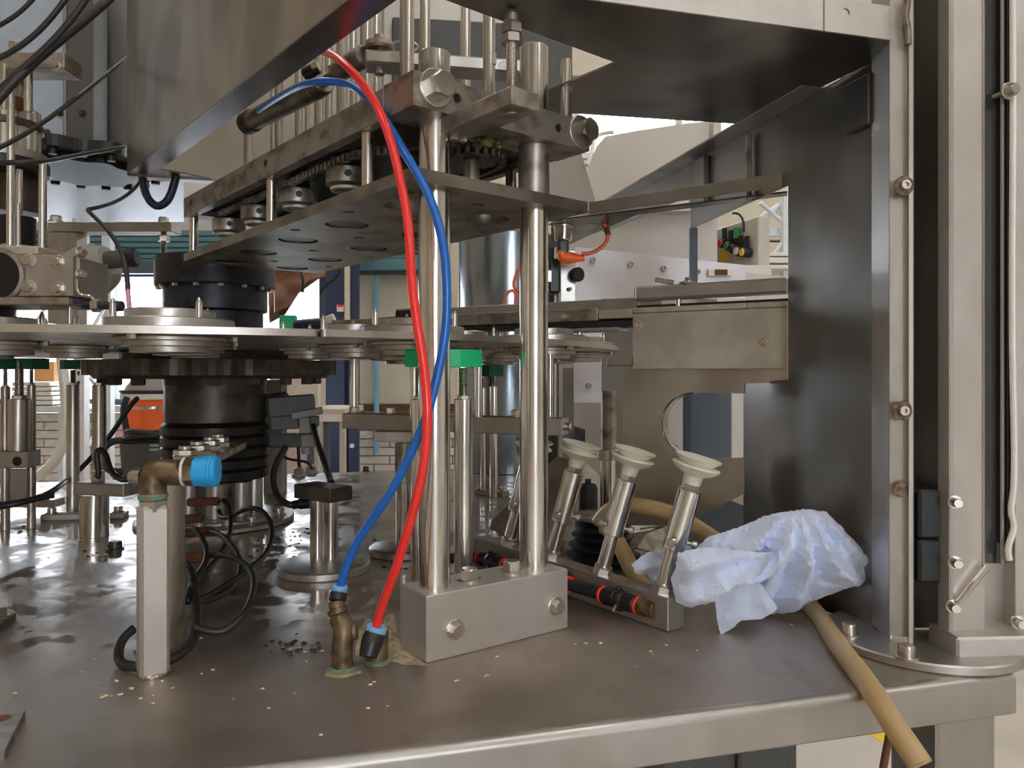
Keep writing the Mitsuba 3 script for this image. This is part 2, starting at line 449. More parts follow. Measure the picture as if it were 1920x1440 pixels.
# canopy: folded sheet over the heads with a rectangular cut for the head
t = Thing('canopy', 'folded stainless canopy sheet above the head with a light front flange', 'machine canopy')
A = P(1668, 77, .98)[:2]
zc = R(.426)
B = A - U * .662
c1 = PZ(1155, 118, zc)[:2]; c2 = c1 + E1 * .26; far1 = PZ(1080, 213, zc)[:2]; far2 = PZ(1395, 233, zc)[:2]; far3 = PZ(1640, 115, zc)[:2]
t.part('underside', slab([A, B, c1, c2, far1, far2, far3], zc, zc + .003), 'panel', smooth=False)
fl = wallplate(Polygon([(-.662, zc), (0, zc), (0, zc + .043), (-.662, zc + .043)], [Point(-.068, zc + .026).buffer(.006).exterior.coords]), A, U, -.003, 0)
t.part('front_flange', fl, 'block', smooth=False)
t.part('weld_seam', dbox(A, U, -.101, -.0995, -.0045, -.002, zc, zc + .043, .0004), 'rusty')
t.part('back_lip', dbox(far1, far2 - far1, 0, np.linalg.norm(far2 - far1), -.003, 0, zc, zc + .02, .0005), 'panel')

# right post: open channel of folded sheet
t = Thing('corner_post', 'tall folded stainless corner post on a round foot, right of the table', 'machine post')
z0, z1 = ZT + .014, R(.95)
def vplate(pa, da, pb, db, th, name, mat, a=z0, b=z1, bev=.0008):
    p, q = XY(pa, da), XY(pb, db); L = np.linalg.norm(q - p)
    return t.part(name, dbox(p, q - p, 0, L, 0, th, a, b, bev), mat)
vplate(1634, 1.045, 1668, .985, .004, 'left_web', 'sheet')
vplate(1667, .985, 1714, .975, .012, 'flat_bar', 'bar', b=R(.95), a=ZT + .02)
vplate(1703, .968, 1713, .966, .006, 'edge_bead', 'sheet')
vplate(1714, 1.03, 1766, 1.03, .004, 'back_web', 'panel')
vplate(1713, .985, 1715, 1.03, .004, 'inner_web', 'panel')
vplate(1765, 1.03, 1781, .955, .004, 'right_web', 'sheet')
for y in (348, 770):
    q = P(1692 if y > 500 else 1695, y, .9665)
    t.part('rust_ring', turn([(0, -.001), (.0125, -.001), (.0125, .0006), (0, .0006)], q, (0, -1, 0), 20), 'rust_stain')
    t.part('bolt', allen_mesh(q, (0, -1, 0), .013, .007), 'bolt')
q = P(1690, 918, .972); t.part('rust_ring', turn([(0, -.001), (.010, -.001), (.010, .0008), (0, .0008)], q, (0, -1, 0), 20), 'rust_stain')
q = P(1700, 30, .966); t.part('weld_bead', tube([q + [0, 0, k * .012] + [rng.uniform(-.002, .002), 0, 0] for k in range(-3, 3)], .004), 'dirty')
t.part('rubber_block', box(P(1731, 958, .995), [.037, .05, .062], b=.003), 'black_plastic')
t.part('rubber_block', box(P(1731, 1044, .995), [.037, .05, .055], b=.003), 'black_plastic')
q = TB(1745, 1213)
t.part('foot_ring', turn([(0, .0), (.118, 0), (.120, .002), (.120, .010), (.118, .012), (0, .012)], q + [0, .02, 0], n=72), 'sheet')
for x, y in ((1592, 1190), (1700, 1232)):
    p = PZ(x, y, ZT + .012); t.part('bolt', bolt_mesh(p, (0, 0, 1), .018, .013), 'bolt')

# guard door beside the post
t = Thing('guard_door', 'stainless guard door frame with a dark glazed slot at the right edge', 'guard door')
z0, z1 = ZT + .032, R(.95)
vplate(1780, .955, 1847, .965, .02, 'stile', 'block')
vplate(1846, .985, 1890, .985, .006, 'glazing', 'glass_dark', a=R(-.245))
vplate(1846, .962, 1848, .99, .003, 'glazing_stop', 'sheet', a=R(-.245))
vplate(1878, .975, 1884, .975, .004, 'inner_stop', 'grey_paint', a=R(-.245))
vplate(1889, .972, 1894, .972, .01, 'black_seal', 'rubber', a=R(-.22))
t.part('white_trim', tube([P(1900, -200, .966)] + [P(1899, y, .966) for y in (0, 300, 700, 930)] + [P(1896, 960, .966), P(1901, 985, .966), P(1895, 1010, .966), P(1893, 1050, .966)], .0038, n=10), 'white_paint')
vplate(1904, .968, 2080, .985, .02, 'stile', 'block', a=R(-.325))
vplate(1780, .982, 1905, .988, .004, 'lower_sheet', 'sheet', a=ZT + .02, b=R(-.235))
t.part('bottom_rail', dbox(XY(1795, .93), (1, .06), 0, .25, 0, .06, R(-.364), R(-.322), .003), 'block')
q0, q1 = P(1787, 1143, .948), P(1852, 1062, .955)
t.part('stay', tube([q0, q1], .0035, n=10), 'rod')
for x, y in ((1790, 941), (1790, 1054), (1786, 1136), (1909, 1166)):
    t.part('bolt', bolt_mesh(P(x, y, .9535), (-.2, -1, 0), .011, .012), 'bolt')
q = P(1862, 182, .985); t.part('bolt', cyl(q, q + V(.008, -.028, 0), .0035), 'bolt'); t.part('nut', bolt_mesh(q + V(.006, -.02, 0), (.27, -1, 0), .014, .010), 'bolt')

# floor mark and the cable below the table edge
t = Thing('floor_mark', 'yellow marking tape on the floor under the table', 'floor marking', mesh=slab([PZ(*q, 0)[:2] for q in ((1625, 1374), (1666, 1368), (1692, 1404), (1674, 1404))], 0, .001), mat='yellow')
t = Thing('brown_cable', 'thin brown cable hanging below the table edge', 'cable', mesh=ptube([(1672, 1330, .90), (1666, 1385, .89), (1656, 1440, .88), (1650, 1600, .88)], .0042), mat='rust')

# =====================================================================  capping head above the disc
S1 = V(-.1002, .9866); S2 = S1 + E2 * .1718
HC = S1 - E1 * .035 - E2 * .0543                                     # near corner of the head
def hd(s, t): return HC + E2 * s + E1 * t
rb0, rb1 = R(.325), R(.3676)
BL = .885
t = Thing('guide_block', 'bead-blasted steel foot block carrying the two guide shafts', 'steel block')
BB = TB(800, 1245)[:2]; BD = unit(TB(1065, 1178)[:2] - BB)
bz = R(-.274)
t.part('body', dbox(BB, BD, 0, .226, 0, .071, ZT, bz, .0015), 'block', smooth=False)
BN = V(BD[1], -BD[0], 0)
for x, y in ((852, 1180), (1041, 1136)):
    q, s = on(x, BB, BD); t.part('bolt', bolt_mesh([q[0], q[1], z_at(y, q[1])], BN, .0165, .010, spin=x), 'bolt')
for s in (.083, .152):
    q = BB + BD * s + V(-BD[1], BD[0]) * .033; t.part('bolt', bolt_mesh([q[0], q[1], bz], (0, 0, 1), .021, .013, spin=s * 9), 'bolt')
t = Thing('guide_shaft', 'thick ground steel guide shaft, the left one behind the red and blue tubes', 'steel shaft', 'guide shafts of the capping head')
t.part('shaft', cyl([S1[0], S1[1], bz - .004], [S1[0], S1[1], R(.4128)], .0205, .0015, 48), 'shaft')
t = Thing('guide_shaft', 'thick ground steel guide shaft, the right one beside the blue paper', 'steel shaft', 'guide shafts of the capping head')
t.part('shaft', cyl([S2[0], S2[1], bz - .004], [S2[0], S2[1], R(.468)], .0205, .0015, 48), 'shaft')
t.part('collar', pipe([S2[0], S2[1], R(.2505)], [S2[0], S2[1], R(.325)], .0225, .0206), 'dirty')

# head frame: front bar, two long side beams, closed by a plate underneath
t = Thing('capping_head', 'dirty steel frame of bars clamped on the two guide shafts', 'machine frame')
t.part('front_bar', slab(Polygon([hd(0, 0), hd(.3036, 0), hd(.3036, .07), hd(0, .07)]).difference(Point(S1).buffer(.0203, 16)).difference(Point(S2).buffer(.0203, 16)), rb0, rb1), 'dirty', smooth=False)
t.part('side_beam', dbox(hd(0, .0705), E1, 0, BL - .07, -.018, 0, rb0 + .001, rb1 - .001, .001), 'dirty')
t.part('side_beam', dbox(hd(.3036, .0705), E1, 0, BL - .07, 0, .018, rb0 + .001, rb1 - .001, .001), 'dirty')
t.part('end_bar', dbox(hd(.018, BL - .05), E2, 0, .267, 0, .05, rb0 + .001, rb1 - .001, .001), 'dirty')
t.part('web_plate', slab([hd(.0185, .071), hd(.285, .071), hd(.285, BL - .051), hd(.0185, BL - .051)], rb0 + .012, rb0 + .030), 'black_oil')
n3 = V(-E1[0], -E1[1], 0)
for x, y in ((816, 166), (1088, 249)):
    q, s = on(x, HC, E2); t.part('clamp_bolt', bolt_mesh([q[0], q[1], z_at(y, q[1])], n3, .031, .019, spin=x), 'bolt' if x < 900 else 'dirty')
for x, y in ((857, 184), (1047, 240)):
    q, s = on(x, HC, E2); t.part('dowel_hole', turn([(0, .0002), (.0042, .0002), (.0055, .0012), (.0058, -.0005)], [q[0], q[1], z_at(y, q[1])], n3, 18), 'black_oil')
for x, y in ((358, 379), (498, 306)):
    q, s = on(x, HC, E1); t.part('dowel_hole', turn([(0, .0003), (.005, .0003), (.006, .0008), (.006, -.0005)], [q[0], q[1], z_at(y, q[1])], (-E2[0], -E2[1], 0), 18), 'black_oil')
q, s838 = on(838, HC, E2)
tz0, tz1 = R(.3036), R(.3146)
t2 = t.part('jack_tab', dbox(hd(s838 + .001, .03), -E1, 0, .155, .0, .042, tz0, tz1 + .010, .001), 'dirty')
for k in (.006, .02): q = hd(s838 + .012 + k, .01); t.part('bolt', bolt_mesh([q[0], q[1], tz0 - .0], (0, 0, -1), .010, .006, washer=False), 'bolt')
JT = hd(s838 + .022, -.10)
t = Thing('jack_screw', 'threaded jack screw with locking nuts between the tab and the canopy', 'threaded rod')
t.part('screw', thread([JT[0], JT[1], tz0 - .001], [JT[0], JT[1], R(.398)], .0066, .0021), 'rod')
t.part('nut', bolt_mesh([JT[0], JT[1], R(.385)], (0, 0, 1), .023, .011, washer=False, spin=.2), 'dirty'); t.part('nut', bolt_mesh([JT[0], JT[1], R(.3965)], (0, 0, 1), .023, .012, washer=False, spin=.5), 'dirty')
t.part('cap', turn([(0, 0), (.007, 0), (.0085, .002), (.0085, .010), (.006, .014), (0, .015)], [JT[0], JT[1], R(.409)], n=20), 'bolt')

# lower plate with round openings
lz0, lz1 = R(.2345), R(.2505)
plate = Polygon([hd(.012, .0), hd(.30, 0), hd(.30, BL), hd(.0, BL), hd(0, .012)])
chucks = [.13, .31, .49, .67, .83]
rows = (.075, .215)
for tt in chucks:
    for s in rows: plate = plate.difference(Point(hd(s, tt)).buffer(.034, 16))
for tt in (.06, .22, .40, .58, .76):
    for s in (.03, .145, .27): plate = plate.difference(Point(hd(s, tt)).buffer(.0085, 8))
for q in (S1, S2): plate = plate.difference(Point(q).buffer(.0212, 20))
t = Thing('head_plate', 'stained horizontal steel plate with round openings under the capping head', 'steel plate', mesh=slab(plate, lz0, lz1), mat='plate', smooth=False)
for i, tt in enumerate((.135, .46, BL - .02)):
    q = hd(.014, tt); w = ('nearest the red tube', 'in the middle of the head', 'at the far left end of the head')[i]
    t = Thing('spacer_rod', f'bright round spacer rod between beam and plate, {w}', 'spacer rod', 'spacer rods of the head', mesh=cyl([q[0], q[1], lz1], [q[0], q[1], rb0 + .0008], .0088, .0006, 24), mat='rod')
for i, tt in enumerate((.16, .46, BL - .02)):
    q = hd(.288, tt)
    t = Thing('spacer_rod', 'round spacer rod on the far side of the head plate, ' + ('nearest the right guide shaft', 'middle one', 'at its far left end')[i], 'spacer rod', 'far spacer rods', mesh=cyl([q[0], q[1], lz1], [q[0], q[1], rb0 + .0008], .0088, .0006, 24), mat='rod')
where = ['behind the first spacer rod', 'nearest the chain', 'second from the chain', 'third from the chain', 'at the far left end']
for i, tt in enumerate(chucks):
    for j, s in enumerate(rows):
        if i == 0: continue
        q = hd(s, tt)
        lab = f'round steel chuck collar with a dark side hole, {where[i]}' if j == 0 else 'round chuck collar in the far row under the head'
        lab = lab if j == 0 else 'chuck collar in the shadowed far row of the head, ' + ['', 'the one nearest the sprocket', 'second from the sprocket', 'third from the sprocket', 'at the far end'][i]
        t = Thing('chuck', lab, 'chuck', 'near row of chucks' if j == 0 else 'far row of chucks')
        def ring(pr, mat, name): return t.part(name, turn(pr, [q[0], q[1], 0], n=36), mat)
        ring([(0, lz0 + .002), (.030, lz0 + .002), (.031, lz1 + .012), (0, lz1 + .012)], 'black_oil', 'sleeve')
        ring([(.02, R(.288)), (.026, R(.288)), (.026, R(.2925)), (.02, R(.2925))], 'white_ring', 'seal')
        ring([(.0, R(.2935)), (.029, R(.2935)), (.033, R(.297)), (.0335, R(.3205)), (.031, R(.323)), (0, R(.323))], 'dirty', 'collar')
        k = unit(V(-q[0], -q[1])); k = unit(k + E1 * -.1)
        t.part('side_hole', cyl([q[0] + k[0] * .0325, q[1] + k[1] * .0325, R(.309)], [q[0] + k[0] * .0342, q[1] + k[1] * .0342, R(.309)], .0055, .0004, 18), 'black_oil')
        t.part('spindle', cyl([q[0], q[1], R(.323)], [q[0], q[1], rb0 + .012], .02, .001, 20), 'black_oil')
# sprocket and drive chain
q = hd(.155, .09)
t = Thing('sprocket', 'greasy chain sprocket on a short shaft under the front bar', 'sprocket')
nt = 22
rr = [.040 if k % 2 else .047 for k in range(2 * nt)]
t.part('disc', slab(Polygon([(q[0] + r * math.cos(math.pi * k / nt), q[1] + r * math.sin(math.pi * k / nt)) for k, r in enumerate(rr)]), R(.3035), R(.308)), 'black_oil', smooth=False)
t.part('hub', vcyl(q, R(.2505), rb0 + .001, .012), 'dirty')
blobs = []
for k in range(14):
    m = trimesh.creation.icosphere(2); a = -2.75 + k * .17
    m.vertices = m.vertices * (.5 + meshkit.noise(m.vertices * 2.2 + k * 9)[:, None]) * [.010, .009, .008] + [q[0] + .040 * math.cos(a), q[1] + .040 * math.sin(a), R(.316) + .006 * rng.random()]
    blobs.append(m)
t.part('grease', cat(*blobs), 'grease', kind='stuff', smooth=True)
t = Thing('drive_chain', 'steel roller chain running round the sprocket and along the chucks', 'chain')
path = [np.append(q + .046 * V(math.cos(a), math.sin(a)), R(.3058)) for a in np.linspace(math.radians(-165), math.radians(25), 12)]
near = [np.append(p_, R(.327)) for p_ in (hd(.075 - .030, .80), hd(.050, .5), hd(.048, .32), hd(.075, .20))]
pl = spline(near + [path[0], path[3], path[6], path[9], path[11], np.append(hd(.25, .30), R(.325)), np.append(hd(.25, .8), R(.327))], 30)
sl = np.concatenate([[0], np.cumsum(np.linalg.norm(np.diff(pl, axis=0), axis=1))])
pitch = .0127
for i in range(int(sl[-1] / pitch)):
    a = np.array([np.interp((i + .0) * pitch, sl, pl[:, k]) for k in range(3)]); b = np.array([np.interp((i + 1) * pitch, sl, pl[:, k]) for k in range(3)])
    d = (b - a)[:2]; w = .0115 if i % 2 else .0088
    m = cat(box([*((a + b) / 2)[:2], a[2] + w / 2], [pitch * 1.35, .0085, .0011], math.atan2(d[1], d[0]), .0003), box([*((a + b) / 2)[:2], a[2] - w / 2], [pitch * 1.35, .0085, .0011], math.atan2(d[1], d[0]), .0003),
            cyl([a[0], a[1], a[2] - w / 2], [a[0], a[1], a[2] + w / 2], .0042, .0003, 12))
    t.part('link', m, 'oily' if a[2] < R(.318) else 'dirty', smooth=False)

# rods rising from the head
rods = [(763, 27, 1.10, -90, 1), (797, 20, 1.20, -90, 1), (873, 19, 1.32, -90, 1), (917, 24, 1.00, -90, 1), (1061, 20, 1.14, 112, 2), (705, 12, 1.5, -90, 3), (686, 22, 1.28, -90, 3), (662, 13, 1.52, -90, 3),
        (641, 20, 1.35, -90, 3), (616, 14, 1.55, -90, 3), (598, 17, 1.42, -90, 3), (576, 9, 1.6, -90, 3), (560, 14, 1.5, -90, 3), (523, 15, 1.52, -90, 3), (511, 8, 1.65, -90, 3), (465, 16, 1.6, -90, 3)]
ORD = ['first', 'second', 'third', 'fourth', 'fifth', 'sixth', 'seventh', 'eighth', 'ninth', 'tenth', 'eleventh', 'twelfth']
for i, (x, w, d, y0, g) in enumerate(rods):
    lab = {1: None, 2: 'short stud with a milled flat beside the right guide shaft', 3: None}[g]
    if g == 3: lab = 'polished push rod in the row behind the air cylinder, ' + ORD[sorted(q_[0] for q_ in rods if q_[4] == 3).index(x)] + ' from the left'
    if g == 1: lab = 'tall polished push rod, ' + {763: 'thickest one right of the clevis pin', 797: 'thin one behind the left shaft top', 873: 'thin one left of the notched rod', 917: 'the one with a notch, left of the jack screw'}[x]
    t = Thing('push_rod', lab, 'push rod', 'push rods of the head' if g == 3 else None)
    p = XY(x, d); r = w / 2 / F * d; zt_ = z_at(y0, d)
    zb_ = rb0 + .0305 if g != 2 else rb1
    if x == 917: zb_ = rb1 - .002; p = XY(x, 1.025)
    t.part('rod', vcyl(p, zb_, zt_, r), 'rod')
    if x in (917, 1061):
        k = 1 if x == 917 else .8
        y = 98 if x == 917 else 165
        zz = z_at(y, d); t.part('notch', box([p[0] + r * .75, p[1] - r * .62, zz], [r * .8, r * .5, .016], .3, .0005), 'dirty')
# link bar with clevis and the air cylinder
LB = P(684, 105, 1.15)[:2]
lz = (R(.468), R(.489))
t = Thing('link_bar', 'bright flat link bar across the tops of the push rods', 'link bar')
LD = unit(V(.985, .17))
t.part('bar', dbox(LB, LD, 0, .27, 0, .045, lz[0], lz[1], .003), 'block')
q, s = on(944, LB, LD); t.part('dowel', turn([(0, 0), (.006, 0), (.0065, -.001), (.0075, .0006), (.0085, -.001)], [q[0], q[1], z_at(124, q[1])], (LD[1], -LD[0], 0), 20), 'bar')
CP = LB + LD * .022 + V(-LD[1], LD[0]) * .02
t = Thing('clevis_pin', 'round-headed clevis pin with a looped cotter on the link bar', 'clevis pin')
t.part('head', turn([(0, 0), (.021, 0), (.023, .004), (.022, .011), (.014, .015), (0, .016)], [CP[0], CP[1], lz[1] + .006], n=32), 'dirty')
t.part('pin', vcyl(CP, lz[0] - .01, lz[1] + .03, .008), 'bolt'); t.part('nut', bolt_mesh([CP[0], CP[1], lz[1] + .022], (0, 0, 1), .012, .006, washer=False), 'bolt')
q = np.array([CP[0] + .018, CP[1] - .006, lz[1] + .014])
t.part('cotter', tube([q + V(0, 0, 0), q + V(.018, 0, .005), q + V(.034, .002, .003), q + V(.041, .004, -.003), q + V(.034, .004, -.008), q + V(.014, .002, -.005)], .0017, n=8), 'bolt')
t = Thing('air_cylinder', 'grubby slim air cylinder lying across the push rods, blue tube at its end', 'air cylinder')
a, b = P(470, 228, 1.42), P(592, 165, 1.26)
c_, e_ = P(640, 130, 1.21), P(686, 103, 1.17)
t.part('barrel', cyl(a, b, .0185, .003), 'dirty'); t.part('end_cap', cyl(a - (b - a) * .08, a + (b - a) * .06, .0205, .003), 'oily'); t.part('end_cap', cyl(b - (b - a) * .02, b + (c_ - b) * .35, .0195, .003), 'dirty')
t.part('piston_rod', cyl(b, c_, .009), 'rod'); t.part('rod_end', cyl(c_ + (c_ - e_) * .15, e_, .017, .004), 'dirty'); t.part('rod_nut', place(hexmesh(.026, .012), c_ + (c_ - e_) * .3, e_ - c_), 'dirty')
p = P(592, 128, 1.22); t.part('port_elbow', cyl(p + V(-.02, .01, -.006), p + V(.004, 0, .002), .010), 'black_plastic'); t.part('port_nut', place(hexmesh(.016, .010), p + V(-.004, 0, 0), (1, -.2, .3)), 'bolt')

# hood above the head on the left: face, folded flange, back sheet
t = Thing('hood', 'large slanting stainless hood over the head at the upper left', 'machine hood')
h1 = PZ(238, 327, zc)[:2]; h2 = PZ(653, 0, zc)[:2]; hdn = unit(h2 - h1); L = np.linalg.norm(h2 - h1) + .25
t.part('face', dbox(h1, hdn, 0, L, 0, .003, zc, zc + .55, .0008), 'hood')
k1 = PZ(300, 318, zc)[:2]; k2 = PZ(743, 0, zc)[:2]; m1 = PZ(397, 336, zc)[:2]
t.part('flange', slab([h1, h1 + hdn * L, k2 + hdn * .25, k1, m1, h1 + U * .02 + W * .01], zc, zc + .003), 'panel', smooth=False)
t.part('flange_back', slab([h1, m1 + U * .35, m1 + U * .35 + W * .03, h1 + W * .03], zc - .003, zc), 'panel', smooth=False)
t.part('back_sheet', dbox(h1 + W * .03, U, 0, .62, 0, .003, zc + .0005, zc + .55, .0008), 'machine_white')
t.part('seam_strip', dbox(h1 + W * .027, U, 0.0, .60, 0, .003, zc + .0005, zc + .040, .0006), 'machine_white')
# dark housing behind the rods
t = Thing('upper_housing', 'dark grey housing behind the push rods under a pale sheet', 'machine housing')
q = P(735, 20, 1.75)[:2]
t.part('dark_panel', dbox(q, (1, .12), 0, .42, 0, .02, R(.60), R(.817), .004), 'dark_paint'); t.part('pale_sheet', dbox(q, (1, .12), -.02, .36, .02, .03, R(.56), R(1.1), .002), 'machine_white')

# =====================================================================  rotary disc, turret column, stations under it
DZ0, DZ1, DR = R(.0484), R(.0579), .965
t = Thing('rotary_disc', 'big round indexing disc of steel segments carrying jar seats', 'rotary disc')
base = math.radians(-50)
def arc(r, a0, a1, n=28): return [C0 + r * V(math.cos(a), math.sin(a)) for a in np.linspace(a0, a1, n)]
gap = .0014
shared = {}
for k in range(16):
    a = base + math.radians(22.5) * k
    h = math.radians(11.25)
    seg = Polygon(arc(DR, a - h, a + h) + arc(.20, a + h, a - h, 10))
    for e in (a - h, a + h): seg = seg.difference(LineString([C0, C0 + 1.2 * V(math.cos(e), math.sin(e))]).buffer(gap))
    seg = seg.buffer(-.006).buffer(.006, 6)
    sp = t.part('segment', slab(seg, DZ0, DZ1), 'hood', smooth=False)
    da = (math.degrees(a) + 180) % 360 - 180
    if not (-150 < da < 60): continue
    for R_, k_ in ((.875, 1.0), (.695, .92), (.515, .8)):
        c = C0 + R_ * V(math.cos(a), math.sin(a))
        c3 = [c[0], c[1], 0]
        rr, ru = .080 * k_, .056 * k_
        sp.part('seat_ring', turn([(ru * .8, DZ1), (rr - .001, DZ1), (rr, DZ1 + .001), (rr, DZ1 + .0115), (rr - .0015, DZ1 + .013), (ru * .8, DZ1 + .013)], c3, n=48), 'sheet')
        sp.part('seat_insert', turn([(ru * .7, DZ1 + .013), (ru - .0005, DZ1 + .013), (ru, DZ1 + .0145), (ru, DZ1 + .024), (ru - .0015, DZ1 + .0255), (ru * .7, DZ1 + .0255)], c3, n=48), 'sheet')
        lz_ = DZ0
        sp.part('under_ring', turn([(.04 * k_, lz_), (.068 * k_, lz_), (.070 * k_, lz_ - .002), (.070 * k_, lz_ - .006), (.060 * k_, lz_ - .007), (.060 * k_, lz_ - .013), (.050 * k_, lz_ - .014), (.050 * k_, lz_ - .021), (.03 * k_, lz_ - .022)], c3, n=40), 'bar')
        for i in range(3):
            b = a + math.radians(35 + 120 * i)
            p = c + rr * .86 * V(math.cos(b), math.sin(b))
            sp.part('locating_pin', turn([(0, DZ1 + .012), (.0042, DZ1 + .012), (.0042, DZ1 + .032), (.0015, DZ1 + .039), (0, DZ1 + .0395)], [p[0], p[1], 0], n=14), 'rod')
            p = c + rr * .98 * V(math.cos(b + 1), math.sin(b + 1)); sp.part('bolt', bolt_mesh([p[0], p[1], DZ0], (0, 0, -1), .010, .006, washer=False), 'bolt')
# indexing gear and column
t = Thing('turret_column', 'dark greasy turret column with an indexing gear under the disc', 'turret column')
def col(pr, mat, name, n=56): return t.part(name, turn(pr, [C0[0], C0[1], 0], n=n), mat)
ng = 60
gear = Polygon([C0 + (.285 if (i // 2) % 2 else .281) * V(math.cos(math.pi * i / ng), math.sin(math.pi * i / ng)) for i in range(2 * ng)])
t.part('gear', slab(gear, R(-.004), R(.030)), 'oily', smooth=False)
col([(0, R(-.012)), (.262, R(-.012)), (.268, R(-.004)), (0, R(-.004))], 'oily', 'gear_flange'); col([(0, R(.03)), (.21, R(.03)), (.21, R(.0475)), (0, R(.0475))], 'oily', 'hub')
for k in range(10):
    a = math.radians(-150 + 20 * k); p = C0 + .235 * V(math.cos(a), math.sin(a)); t.part('gear_bolt', bolt_mesh([p[0], p[1], R(-.012)], (0, 0, -1), .026, .014, washer=False), 'oily')
col([(0, R(-.03)), (.118, R(-.03)), (.118, R(-.012)), (0, R(-.012))], 'oily', 'shoulder')
col([(0, R(-.115)), (.114, R(-.115)), (.116, R(-.113)), (.116, R(-.03)), (0, R(-.03))], 'oily', 'drum')
pr = [(0, R(-.255)), (.10, R(-.255)), (.118, R(-.250))]
for k in range(5): z = R(-.247 + k * .026); pr += [(.124, z), (.124, z + .018), (.119, z + .022)]
col(pr + [(.114, R(-.115)), (0, R(-.115))], 'black_oil', 'bellows')
col([(0, ZT), (.178, ZT), (.182, ZT + .002), (.182, ZT + .010), (.178, ZT + .012), (0, ZT + .012)], 'bar', 'base_disc'); 
for dx, dz in ((.03, .0),):
    t.part('base_ring', turn([(0, ZT + .012), (.120, ZT + .012), (.122, ZT + .014), (.122, ZT + .020), (.12, ZT + .022), (0, ZT + .022)], [C0[0] + .03, C0[1] - .02, .0], n=48), 'sheet')
for k in range(9):
    a = math.radians(-170 + 22 * k); p = C0 + .148 * V(math.cos(a), math.sin(a)); t.part('base_bolt', bolt_mesh([p[0], p[1], ZT + .012], (0, 0, 1), .022, .014, spin=k), 'bar')
for k in range(6):
    a = math.radians(-150 + 40 * k); p = C0 + .088 * V(math.cos(a), math.sin(a)); t.part('pillar', vcyl(p, ZT + .022, R(-.255), .021), 'sheet')
t.part('sleeve', vcyl(C0, ZT + .022, R(-.255), .06), 'dirty')
col([(0, R(.0575)), (.19, R(.0575)), (.19, R(.068)), (.11, R(.07)), (.108, R(.145)), (.118, R(.15)), (.118, R(.205)), (0, R(.205))], 'navy_oil', 'upper_drum')
col([(0, R(.205)), (.135, R(.205)), (.137, R(.208)), (.137, R(.272)), (.13, R(.275)), (0, R(.275))], 'navy_oil', 'cap_drum')
for k in range(8):
    a = math.radians(-160 + 24 * k); p = C0 + .127 * V(math.cos(a), math.sin(a)); t.part('drum_bolt', bolt_mesh([p[0], p[1], R(.205)], (0, 0, -1), .012, .007, washer=False), 'bolt')

def lifter(x, d, w, y_top, y_bot, y_nut, label, base=True, nm='lift_spindle', mat='shaft', gap_=None):
    """Upright lifter spindle: sleeve, threaded neck, nuts."""
    p = XY(x, d); r = w / 2 / F * d
    t = Thing(nm, label, 'spindle')
    zt_, zb_ = z_at(y_top, d), z_at(y_bot, d) if y_bot else ZT
    zn = z_at(y_nut, d)
    t.part('sleeve', vcyl(p, zb_, zn, r), mat)
    if y_top < y_nut:
        t.part('thread', thread([p[0], p[1], zn - .002], [p[0], p[1], zt_], r * .45, .003), 'rod')
        t.part('nut', bolt_mesh([p[0], p[1], zn], (0, 0, 1), r * 1.25, r * .4, washer=False), 'bolt')
    return t, p, r
def foot(t, x, y, L, ang, w=.035, h=.014):
    q = TB(x, y)
    t.part('foot_bar', box([q[0], q[1], ZT + h / 2], [L, w, h], ang), 'sheet')
    for k in (-1, 1): t.part('bolt', bolt_mesh([q[0] + k * L * .4 * math.cos(ang), q[1] + k * L * .4 * math.sin(ang), ZT + h], (0, 0, 1), .018, .012), 'bolt')
def octo(c, a, b, ang, z0, z1):
    k = .3 * min(a, b)
    pts = [(a / 2 - k, -b / 2), (a / 2, -b / 2 + k), (a / 2, b / 2 - k), (a / 2 - k, b / 2), (-a / 2 + k, b / 2), (-a / 2, b / 2 - k), (-a / 2, -b / 2 + k), (-a / 2 + k, -b / 2)]
    return slab([V(c[0] + x * math.cos(ang) - y * math.sin(ang), c[1] + x * math.sin(ang) + y * math.cos(ang)) for x, y in pts], z0, z1)

# green pads under the disc
G = XY(832, 1.135)
t = Thing('green_pad', 'bright green eight-sided plastic pad under the disc behind the left guide shaft', 'plastic pad', mesh=octo(G, .112, .105, .08, R(.0095), R(.034)), mat='green', smooth=False)
lifter(869, 1.125, 35, 690, None, 748, 'lifting spindle with threaded neck under the bright green pad, right of the left guide shaft')
lifter(786, 1.15, 30, 690, None, 748, 'lifting spindle with threaded neck mostly hidden behind the red tube')
for x, w, l in ((776, 16, 'slim threaded column behind the red tube'), (897, 13, 'slim column right of the bright green pad spindle')):
    t = Thing('guide_rod', l, 'guide rod', mesh=vcyl(XY(x, 1.3), R(-.075), R(.0135), w / 2 / F * 1.3), mat='rod')
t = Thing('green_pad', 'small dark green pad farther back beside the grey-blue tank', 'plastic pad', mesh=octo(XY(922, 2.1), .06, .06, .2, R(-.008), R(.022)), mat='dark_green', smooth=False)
l1, p, r = lifter(926, 2.2, 15, 705, None, 725, 'slim far spindle under the small dark green pad')
foot(l1, 922, 928, .10, -.55)
lifter(906, 2.25, 10, 705, None, 728, 'slimmer far spindle left of the one under the small dark green pad', mat='rod')
